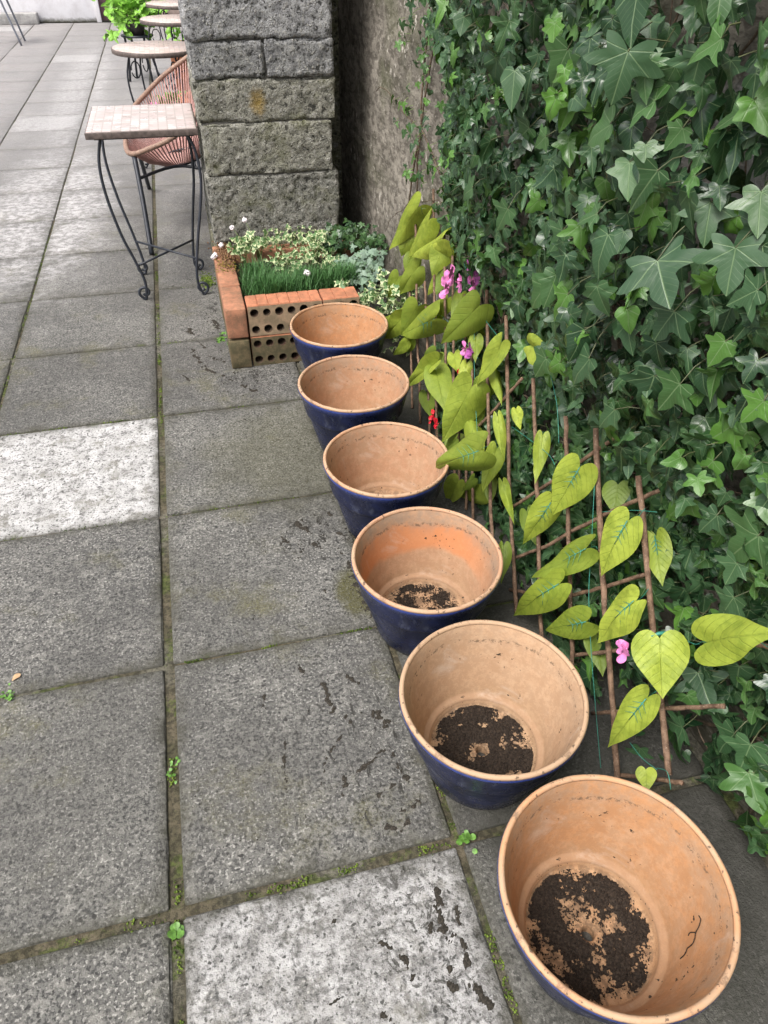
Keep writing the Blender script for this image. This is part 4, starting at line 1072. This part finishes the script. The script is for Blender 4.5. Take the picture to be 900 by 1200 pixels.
def small_ivy(name, label, cat, centres, n, mat, srange, seed, z0=.22):
    O = np.array([centres[0][0], centres[0][1], z0-.01]); t = thing(name, label, cat, O); fm = MB(); sm = MB()
    for _ in range(n):
        cx, cyy, cz, sg = rnd.choice(centres)
        p = np.array([cx+rnd.gauss(0, sg), cyy+rnd.gauss(0, sg), cz+rnd.gauss(0, sg*.55)])
        if p[2] < .225 and p[0] < .63: p[2] = .225+rnd.random()*.02
        p[2] = max(p[2], .02)
        p[0] = min(p[0], XW(p[1])-.02)
        nr = unit([rnd.gauss(-.1, .5), -.6+rnd.gauss(0, .4), .8+rnd.gauss(0, .3)]); tpv = unit([rnd.gauss(0, .7), -.5+rnd.gauss(0, .5), -.4+rnd.gauss(0, .4)])
        put_leaf(fm, rnd.choice(T_IVY[:2]), p-O, tpv, nr, rnd.uniform(*srange), .15, .1, .08, rnd.random()*.3, droop=.3)
        if rnd.random() < .5: sm.add(*tube_vf([np.array([cx, cyy, z0])-O, (np.array([cx, cyy, z0])+p)/2-O+np.array([0, 0, .01]), p-O], .0011, 4, False))
    fm.build('foliage', mat, t); sm.build('stems', M_petiole, t)
small_ivy('variegated_ivy', 'cream and green variegated ivy at back left of the planter', 'plant', [(.20, 3.30, .32, .03), (.27, 3.34, .33, .03), (.24, 3.42, .30, .03)], 120, M_ivyv, (.018, .028), 1)
small_ivy('variegated_ivy', 'trailing cream edged ivy in the middle of the planter behind the grassy tuft', 'plant', [(.42, 3.16, .29, .035), (.50, 3.2, .30, .04), (.54, 3.28, .34, .025), (.58, 3.15, .27, .03), (.36, 3.2, .28, .03), (.36, 3.38, .31, .04), (.46, 3.40, .31, .04), (.54, 3.42, .30, .04)], 340, M_ivyv, (.014, .024), 2)
small_ivy('silver_leaved_plant', 'silvery frosted leafy plant at the right end of the planter', 'plant', [(.66, 3.1, .28, .04), (.72, 3.04, .28, .035), (.76, 3.12, .30, .03), (.70, 2.95, .26, .03)], 230, M_silver, (.018, .030), 3)
small_ivy('variegated_ivy', 'green and cream ivy spilling over the right corner of the planter', 'plant', [(.80, 2.85, .24, .035), (.76, 2.90, .27, .03), (.70, 2.82, .24, .03), (.65, 2.80, .24, .02), (.66, 2.84, .16, .03), (.81, 2.76, .22, .035), (.84, 2.80, .28, .04), (.78, 2.80, .14, .04), (.80, 2.72, .06, .04)], 260, M_ivyv, (.018, .028), 4)
small_ivy('ground_ivy', 'dark bluish ivy rising at the foot of the crevice behind the planter', 'ivy', [(.74, 3.36, .33, .05), (.66, 3.34, .32, .04), (.80, 3.3, .30, .04), (.60, 3.3, .30, .03)], 260, M_ivy, (.020, .032), 5)
small_ivy('yellow_green_seedling', 'small bright yellow green leaved cutting behind the front brick', 'plant', [(.58, 2.90, .265, .018)], 16, M_ivyv, (.022, .03), 6)
# dried moss and faded flowers on the corner brick
dr = thing('dried_flower_clump', 'brown dried moss clump with faded white flowers on planter corner', 'plant', (.115, 3.36, .268))
mb = MB()
for _ in range(420): crumb(mb, (rnd.gauss(0, .022), rnd.gauss(-.02, .07), abs(rnd.gauss(0, .010))+.002), rnd.uniform(.002, .006), .9)
mb.build('dried_moss', mat_simple('dried_moss', (.20, .11, .055), .95, .6, 160), dr)
mb = MB()
for _ in range(160): crumb(mb, (rnd.gauss(0, .02), rnd.gauss(-.14, .05), abs(rnd.gauss(0, .004))+.001), rnd.uniform(.002, .005), .6)
mb.build('moss', mat_simple('ochre_moss', (.22, .17, .03), .95, .5, 160), dr)
for dx, dy, dz in ((-.045, -.04, .012), (-.01, .03, .03), (-.055, -.055, .01)): 
    mb = MB()
    for _ in range(26): d = unit([rnd.gauss(0, 1) for _ in range(3)]); crumb(mb, np.array([dx, dy, dz])+d*.008, .006, 1.)
    mb.build('flower', M_white, dr)

# weeds in the joints
def weed(px, py, n, s, label, spread=.008):
    C = onZ(px, py, -.004); t = thing('weed', label, 'weed', C); m_ = MB()
    for k in range(n):
        a = 6.283*k/n+rnd.uniform(-.4, .4); d = np.array([math.cos(a), math.sin(a), rnd.uniform(.2, .7)])
        put_leaf(m_, leaf_petal, (rnd.gauss(0, spread*.5), rnd.gauss(0, spread), rnd.random()*.006), unit(d), (d[0]*-.4, d[1]*-.4, 1), s*rnd.uniform(.7, 1.2), .1, .2, .04, rnd.uniform(.4, 1), wide=1.3)
    m_.build('foliage', M_weed, t)
M_weed = mat_simple('weed_leaf', (.10, .22, .035), .5, .4, 80)
weed(207, 1092, 8, .017, 'small rosette weed in the joint at the lower left slab crossing', .004)
weed(545, 985, 14, .014, 'leafy weed at the corner between the two nearest pots', .012)
weed(203, 905, 16, .008, 'tiny bright sprig of weed in the long joint above the slab crossing', .014)
weed(262, 397, 26, .020, 'low green weed at the foot of the planter corner', .03)
weed(10, 818, 14, .010, 'small weed in the joint at the left picture edge', .012)
weed(880, 975, 9, .030, 'little ivy seedling with bright leaves at the foot of the wall', .012)
lf = MB(); C = onZ(14, 798, .004)
put_leaf(lf, leaf_petal, (0, 0, 0), (.6, .8, .05), (0, 0, 1), .026, .3, .2, .1, 0)
o = lf.build('fallen_leaf', mat_simple('dry_leaf', (.45, .30, .17), .8)); o.location = C; tag(o, 'small curled tan dry leaf lying on the slab at left', 'leaf')

# ------------------------------------------------------------------ mosaic console table
M_mos = mat_mosaic('mosaic_stone', (.40, .33, .30), (.66, .60, .58), (.56, .46, .44), 25)
M_edge = mat_simple('aged_edge', (.11, .085, .075), .6, .4, 50)
TT = np.array([-.16, 3.86, 0])
tb = thing('console_table', 'square mosaic topped side table on scrolled black iron legs beside the pier', 'table', TT)
x0, x1, y0, y1 = -.405, .076, 3.585, 4.13
P, Fc = rough_box(x0-TT[0], x1-TT[0], y0-TT[1], y1-TT[1], .722, .7485, .05, .003, .0006, 30, 2); mb = MB(); mb.add(P, Fc)
mb.build('table_edge', M_edge, tb)
P, Fc = rough_box(x0-TT[0]+.006, x1-TT[0]-.006, y0-TT[1]+.006, y1-TT[1]-.006, .745, .7525, .05, .002, .0005, 30, 5); mb = MB(); mb.add(P, Fc)
mb.build('mosaic_top', M_mos, tb)
def leg_world(pts, Yt, Yb):
    out = []
    for (x, y) in pts:
        # depth eases from the top fixing to the foot
        t = (y-pts[0][1])/max(1, (pts[-1][1]-pts[0][1])); out.append(onY(x, y, Yt+(Yb-Yt)*t))
    return out
def scroll(P, sx, r=.028, turns=1.15, dy=0):
    c = np.array(P)+np.array([sx*0, 0, r]); out = []
    for k in range(15):
        t = k/14; a = -math.pi/2+sx*t*turns*2*math.pi; rr = r*(1-.62*t)
        out.append(np.array([P[0]+math.cos(a)*rr, P[1]+dy*t, P[2]+r+math.sin(a)*rr]))
    return out
def iron(pts, r, name, parent, org, sub=5):
    mb = MB(); mb.add(*tube_vf([p-org for p in spline(pts, sub)], r, 8)); return mb.build(name, M_iron, parent)
for pts, Yt, Yb, sx, rr in (([(118,157),(116,190),(124,228),(142,275),(158,305),(170,330)], 3.63, 3.55, -1, .032),
                  ([(119,157),(124,190),(138,232),(154,270),(166,300),(171,317)], 4.02, 3.88, -1, .03),
                  ([(215,152),(227,172),(235,205),(235,240),(232,280),(231,325)], 3.63, 3.55, 1, .032),
                  ([(217,152),(224,176),(227,210),(226,250),(226,285),(228,308)], 4.02, 3.88, 1, .03)):
    W = leg_world(pts, Yt, Yb)
    foot = np.array([W[-1][0]-sx*.0, Yb, .007])
    fx = {-1: -.010, 1: .018}[sx]
    base = np.array([W[-1][0]+fx, Yb, .008])
    iron(W+scroll(base, sx, rr), .0068, 'leg', tb, TT)
A = [onY(160, 283, 3.88), onY(232, 303, 3.58)]; B = [onY(165, 310, 3.58), onY(226, 281, 3.88)]
iron(A, .0055, 'cross_brace', tb, TT, 2); iron(B, .0055, 'cross_brace', tb, TT, 2)
iron([np.array([x0+.03, 3.63, .716]), np.array([x1-.02, 3.63, .716])], .006, 'apron_rail', tb, TT, 2); iron([np.array([x0+.03, 4.02, .716]), np.array([x1-.02, 4.02, .716])], .006, 'apron_rail', tb, TT, 2)

# ------------------------------------------------------------------ round bistro tables
M_mos2 = mat_mosaic('mosaic_warm', (.44, .33, .29), (.62, .52, .48), (.52, .42, .37), 30)
def round_table(cx, cyy, r, label, h=.75, twist=.3):
    O = np.array([cx, cyy, 0]); t = thing('bistro_table', label, 'table', O, 0, 'round mosaic bistro tables')
    mb = MB(); v, f = lathe_vf([(.001, h-.030), (r-.004, h-.030), (r, h-.026), (r, h-.004), (r-.004, h-.001), (r-.010, h-.001)], 56); mb.add(v, f); mb.build('table_edge', M_edge, t)
    mb = MB(); v, f = lathe_vf([(r-.008, h-.002), (r-.010, h+.003), (.001, h+.003)], 56); mb.add(v, f); mb.build('mosaic_top', M_mos2, t)
    for k in range(4):
        a = twist+k*math.pi/2; c, s = math.cos(a), math.sin(a)
        prof = [(r*.72, h-.03), (r*.86, h-.16), (r*.80, h-.34), (r*.52, h-.54), (r*.48, .15), (r*.70, .05), (r*.80, .012)]
        pts = [np.array([c*q, s*q, z]) for q, z in prof]
        for j in range(10):
            u = j/9; an = -math.pi/2+u*2.1*math.pi; rr = .034*(1-.6*u); pts.append(np.array([c*(r*.82+math.cos(an)*rr), s*(r*.82+math.cos(an)*rr), .042+math.sin(an)*rr]))
        mb = MB(); mb.add(*tube_vf(spline(pts, 4), .0065, 7)); mb.build('leg', M_iron, t)
        ring = [np.array([c*(r*.62+.035*math.cos(u)), s*(r*.62+.035*math.cos(u)), h-.12+.05*math.sin(u)]) for u in np.linspace(0, 6.0, 14)]
        mb = MB(); mb.add(*tube_vf(ring, .0045, 6)); mb.build('scroll', M_iron, t)
    mb = MB(); v, f = lathe_vf([(r*.50, .16), (r*.52, .165), (r*.50, .17), (r*.48, .165)], 32, closed=True); mb.add(v, f); mb.build('ring', M_iron, t)
round_table(-.075, 6.08, .305, 'round mosaic bistro table nearest the cord chair, in full view', twist=.55)
round_table(.11, 7.75, .31, 'round mosaic bistro table half hidden behind the nearer round table', twist=.2)
round_table(.17, 9.1, .32, 'farthest round mosaic bistro table, only a thin pale ellipse showing', twist=.9)

# ------------------------------------------------------------------ woven cord chair
M_cord = mat_simple('pink_cord', (.43, .245, .22), .6, .2, 40); M_wrap = mat_simple('wrapped_rail', (.27, .17, .125), .6, .35, 90, bmp=.5)
CO = np.array([.03, 4.85, 0])
ch = thing('cord_chair', 'lounge chair strung with dusty pink cords behind the square table', 'chair', CO)
hoop = [(-.285, 4.48, .45), (-.20, 4.44, .475), (-.03, 4.42, .545), (.14, 4.44, .68), (.30, 4.55, .84), (.39, 4.75, .94), (.41, 4.98, .96), (.34, 5.16, .91), (.22, 5.26, .85), (.10, 5.28, .785), (-.05, 5.26, .70), (-.17, 5.19, .62), (-.26, 5.06, .56), (-.305, 4.86, .50), (-.315, 4.64, .455)]
hp = spline(hoop, 8, True)
mb = MB(); pp = [p-CO for p in hp]; mb.add(*tube_vf(pp+[pp[0]], .014, 10, False)); mb.build('hoop', M_wrap, ch)
seat = [np.array([-.02+.13*math.cos(a), 4.84+.17*math.sin(a), .335+.02*math.cos(a)]) for a in np.linspace(0, 2*math.pi, 120, endpoint=False)]
mb = MB(); pp = [p-CO for p in seat]; mb.add(*tube_vf(pp+[pp[0]], .008, 8, False)); mb.build('seat_ring', M_iron, ch)
mb = MB(); n = len(hp)
C0 = np.array([-.02, 4.84, .335])
for k in range(0, n, 1):
    p = hp[k]; d = p-C0; a = math.atan2(d[1]/.17, d[0]/.13)
    q = np.array([-.02+.13*math.cos(a), 4.84+.17*math.sin(a), .335+.02*math.cos(a)])
    mid = (p+q)/2+np.array([0, 0, -.018])
    mb.add(*tube_vf([p-CO, mid-CO, q-CO], .0042, 5, False))
for k in range(26):                    # cords across the seat pan
    yy = 4.84-.16+.32*k/25; w = .13*math.sqrt(max(0, 1-((yy-4.84)/.17)**2))
    mb.add(*tube_vf([np.array([-.02-w, yy, .327])-CO, np.array([-.02, yy, .318])-CO, np.array([-.02+w, yy, .35])-CO], .0042, 5, False))
mb.build('cords', M_cord, ch)
for pts in ([(-.27, 4.47, .445), (-.262, 4.32, .23), (-.262, 4.17, .0)], [(-.30, 5.0, .52), (-.28, 5.2, .26), (-.27, 5.43, 0)], [(.30, 4.55, .82), (.30, 4.45, .4), (.30, 4.33, 0)], [(.30, 5.2, .88), (.30, 5.3, .4), (.30, 5.42, 0)]):
    mb = MB(); P_ = [np.array(p)-CO+np.array([0, 0, .0]) for p in pts]; P_[-1][2] = .002; mb.add(*tube_vf(spline(P_, 4), .0135, 10)); mb.build('leg', M_iron, ch)
for pts in ([(-.27, 4.40, .34), (-.02, 4.66, .33), (.30, 4.42, .30)], [(-.29, 5.12, .36), (-.02, 5.02, .33), (.30, 5.30, .34)]):
    mb = MB(); mb.add(*tube_vf(spline([np.array(p)-CO for p in pts], 6), .009, 8)); mb.build('stretcher', M_iron, ch)

# ------------------------------------------------------------------ far end of the yard
M_tc = mat_brick('old_terracotta', (.52, .21, .11), .2)
M_leafb = mat_simple('bright_leaf', (.20, .42, .05), .5, .35, 20)
def tc_pot(x, y, r, h, label, z=0):
    t = thing('terracotta_pot', label, 'plant pot', (x, y, z), 0, None); mb = MB()
    v, f = lathe_vf([(.001, 0), (r*.7, 0), (r*.92, h*.78), (r, h*.8), (r*1.02, h), (r*.9, h), (r*.84, h*.8), (r*.6, h*.15), (.001, h*.12)], 40); mb.add(v, f); mb.build('body', M_tc, t)
    mb = MB(); v, f = lathe_vf([(.001, h*.86), (r*.85, h*.84)], 30); mb.add(v, [tuple(reversed(q)) for q in f]); mb.build('soil', M_soil, t)
    return t
def leafy(parent, org, C, n, sg, s, mat, name='foliage'):
    mb = MB()
    for _ in range(n):
        p = np.array([rnd.gauss(0, sg[0]), rnd.gauss(0, sg[1]), rnd.gauss(0, sg[2])]); 
        put_leaf(mb, rnd.choice([leaf_petal, T_IVY[3]]), np.array(C)-org+p, unit(p+np.array([0, 0, .02])+.3*rs.randn(3)*np.linalg.norm(p)), (rnd.gauss(0, .4), rnd.gauss(-.4, .4), 1), s*rnd.uniform(.7, 1.3), .1, .1, .3, 0, wide=1.3)
    mb.build(name, mat, parent)
a = tc_pot(.20, 6.95, .17, .30, 'large terracotta pot on the ground behind the nearest round table')
a2 = tc_pot(.16, 8.35, .16, .50, 'tall terracotta pot standing between the two farther round tables')
leafy(a2, np.array([.16, 8.35, 0]), (.16, 8.35, .52), 30, (.07, .07, .04), .07, M_leafb)
dp = thing('dark_flower_pot', 'small dark pot of pink flowers on the ground beyond the round table', 'plant pot', (-.02, 7.0, 0)); mb = MB()
v, f = lathe_vf([(.001, 0), (.09, 0), (.125, .22), (.118, .22), (.08, .03), (.001, .03)], 32); mb.add(v, f); mb.build('body', mat_simple('dark_plastic', (.05, .045, .05), .6), dp)
leafy(dp, np.array([-.02, 7.0, 0]), (-.02, 7.0, .24), 50, (.06, .06, .03), .05, M_weed); leafy(dp, np.array([-.02, 7.0, 0]), (-.06, 6.98, .24), 14, (.06, .05, .02), .03, M_pink, 'flowers')
# lush potted plant on an iron stand
PS = np.array([-.30, 9.6, 0]); ps = thing('plant_stand', 'three legged dark iron plant stand under a leafy bright green plant', 'plant stand', PS)
for k in range(4):
    an = .5+k*math.pi/2; c, s = math.cos(an), math.sin(an)
    mb = MB(); mb.add(*tube_vf([(c*.15, s*.15, .42), (c*.14, s*.14, .25), (c*.18, s*.18, .004)], .012, 8)); mb.build('leg', M_iron, ps)
mb = MB(); v, f = lathe_vf([(.001, .415), (.17, .415), (.175, .43), (.001, .43)], 32); mb.add(v, f); mb.build('shelf', M_iron, ps)
PO = np.array([-.30, 9.6, .431]); pp_ = thing('potted_plant', 'bright lettuce green leafy plant in a small pot on an iron stand', 'plant', PO); mb = MB()
v, f = lathe_vf([(.001, 0), (.08, 0), (.115, .14), (.108, .14), (.07, .02), (.001, .02)], 32); mb.add(v, f); mb.build('pot', mat_simple('dark_pot', (.06, .05, .05), .6), pp_)
leafy(pp_, PO, PO+np.array([0, 0, .2]), 110, (.13, .10, .07), .10, M_leafb)
# terrace chair whose back legs show at the top left
SO = np.array([-2.0, 12.65, 0]); bs = thing('metal_chair', 'slender grey metal bar chair by the white wall, only its legs visible', 'chair', SO)
M_gm = mat_simple('grey_metal', (.16, .17, .20), .45, .15, 30)
for pts in ([(.05, -.18, .003), (-.06, -.13, .45), (-.13, -.08, .78)], [(.04, .28, .003), (-.04, .22, .45), (-.10, .15, .78)], [(-.55, -.18, .003), (-.48, -.13, .45), (-.43, -.08, .78)], [(-.55, .28, .003), (-.48, .22, .45), (-.43, .15, .78), (-.45, .2, 1.15)]):
    mb = MB(); mb.add(*tube_vf(spline(pts, 4), .013, 8)); mb.build('leg', M_gm, bs)
P, Fc = rough_box(-.46, -.08, -.12, .2, .775, .80, .1, .008, .0, 5, 0); mb = MB(); mb.add(P, Fc); mb.build('seat', M_gm, bs)
P, Fc = rough_box(-.46, -.10, .19, .215, 1.0, 1.16, .1, .008, .0, 5, 0); mb = MB(); mb.add(P, Fc); mb.build('backrest', M_gm, bs)
mb = MB(); mb.add(*tube_vf([(-.10, .15, .78), (-.11, .2, 1.15)], .013, 8)); mb.build('back_post', M_gm, bs)

M_ww = NM('white_painted_wall'); _a = M_ww.noise(5, 6, .7); _x, _y, _z = M_ww.sep(M_ww.pos)
_c = M_ww.mix(M_ww.ramp(_a, .4, .7), (.80, .79, .82), (.68, .66, .68))
_m = M_ww.math('MULTIPLY', M_ww.ramp(M_ww.math('ADD', _z, M_ww.math('MULTIPLY', M_ww.noise(14, 5, .7), -.10)), -.05, .03, 1, 0), 1)
_c = M_ww.mix(_m, _c, (.12, .12, .09))
M_white_wall = M_ww.done(_c, .8, M_ww.bump(M_ww.noise(40, 5, .7), .5, .01), spec=.3)
bh = thing('building', 'white painted building with a dark door closing the far end of yard', 'building', (-1.5, 15.1, 0))
def bpart(name, x0, x1, y0, y1, z0, z1, mat, parent=bh, org=(-1.5, 15.1, 0), step=.25, r=.01, amp=.004):
    P, Fc = rough_box(x0-org[0], x1-org[0], y0-org[1], y1-org[1], z0-org[2], z1-org[2], step, r, amp, 6, 1); mb = MB(); mb.add(P, Fc); return mb.build(name, mat, parent)
bpart('wall', -9, -1.075, 15.1, 15.4, 0, 3.2, M_white_wall, step=.4)
bpart('wall', -.32, 6, 15.12, 15.4, 0, 3.2, mat_simple('brown_render', (.34, .26, .23), .9, .3, 6), step=.4)
bpart('wall', -1.07, -.33, 15.11, 15.4, 2.11, 3.2, M_white_wall, step=.4)
M_frm = mat_simple('white_frame', (.72, .70, .72), .5, .05)
bpart('door_frame', -1.073, -1.0, 15.06, 15.2, 0, 2.1, M_frm, r=.004, amp=0)
bpart('door_frame', -.40, -.33, 15.06, 15.2, 0, 2.1, M_frm, r=.004, amp=0)
M_door = mat_simple('dark_red_door', (.11, .055, .065), .45, .25, 8)
dd = bpart('door', -.997, -.403, 15.12, 15.17, .02, 2.08, M_door, r=.004, amp=0)
for (za, zb) in ((.12, .85), (1.0, 1.95)):
    for xa in (-.93, -.66): bpart('panel', xa, xa+.2, 15.10, 15.118, za, zb, M_door, dd, r=.004, amp=0)
mb = MB(); mb.add(*tube_vf([(-.47+1.5, -.05, 1.0), (-.47+1.5, -.05, 1.12)], .012, 8)); mb.build('handle', M_gm, dd)
ledge = MB(); P, Fc = rough_box(-6, -1.98, 14.86, 15.09, 0, .15, .2, .012, .004, 8, 4); ledge.add(P, Fc)
tag(ledge.build('stone_ledge', mat_simple('grey_ledge', (.36, .35, .34), .85, .3, 12, bmp=.4)), 'low grey stone ledge along the foot of the white wall', 'ledge')
# white building seen beyond left, neighbours (keeps the yard enclosed from other viewpoints)
fw_ = thing('yard_wall', 'plain pale rendered wall enclosing the left side of the yard', 'wall', (-7.6, 6, 0))
P, Fc = rough_box(-.15, .15, -9, 9, 0, 2.3, .5, .01, .004, 5, 2); mb = MB(); mb.add(P, Fc); mb.build('face', M_white_wall, fw_)

# ------------------------------------------------------------------ light
w = bpy.data.worlds.new('World'); scene.world = w; w.use_nodes = True; nt = w.node_tree
sky = nt.nodes.new('ShaderNodeTexSky'); sky.sky_type = 'NISHITA'; sky.sun_disc = False
EL, AZ = R(58), R(-122)          # sun high, over the left shoulder
sky.sun_elevation = EL; sky.sun_rotation = AZ; sky.air_density = 1.0; sky.dust_density = 6.0; sky.ozone_density = .6
hs = nt.nodes.new('ShaderNodeHueSaturation'); hs.inputs['Saturation'].default_value = .35
nt.links.new(sky.outputs[0], hs.inputs['Color']); nt.links.new(hs.outputs[0], nt.nodes['Background'].inputs['Color'])
nt.nodes['Background'].inputs['Strength'].default_value = .15
sd = bpy.data.lights.new('sun', 'SUN'); sd.energy = 1.35; sd.angle = R(24); sd.color = (1, .97, .92)
so = bpy.data.objects.new('sun', sd); link(so)
dirv = Vector((math.sin(AZ)*math.cos(EL), math.cos(AZ)*math.cos(EL), math.sin(EL)))
so.rotation_euler = dirv.to_track_quat('Z', 'Y').to_euler()
vs = scene.view_settings; vs.view_transform = 'Standard'; vs.look = 'None'; vs.exposure = .72; vs.gamma = 1; vs.use_curve_mapping = False
scene.render.engine = 'CYCLES'; scene.cycles.max_bounces = 4; scene.cycles.transparent_max_bounces = 4
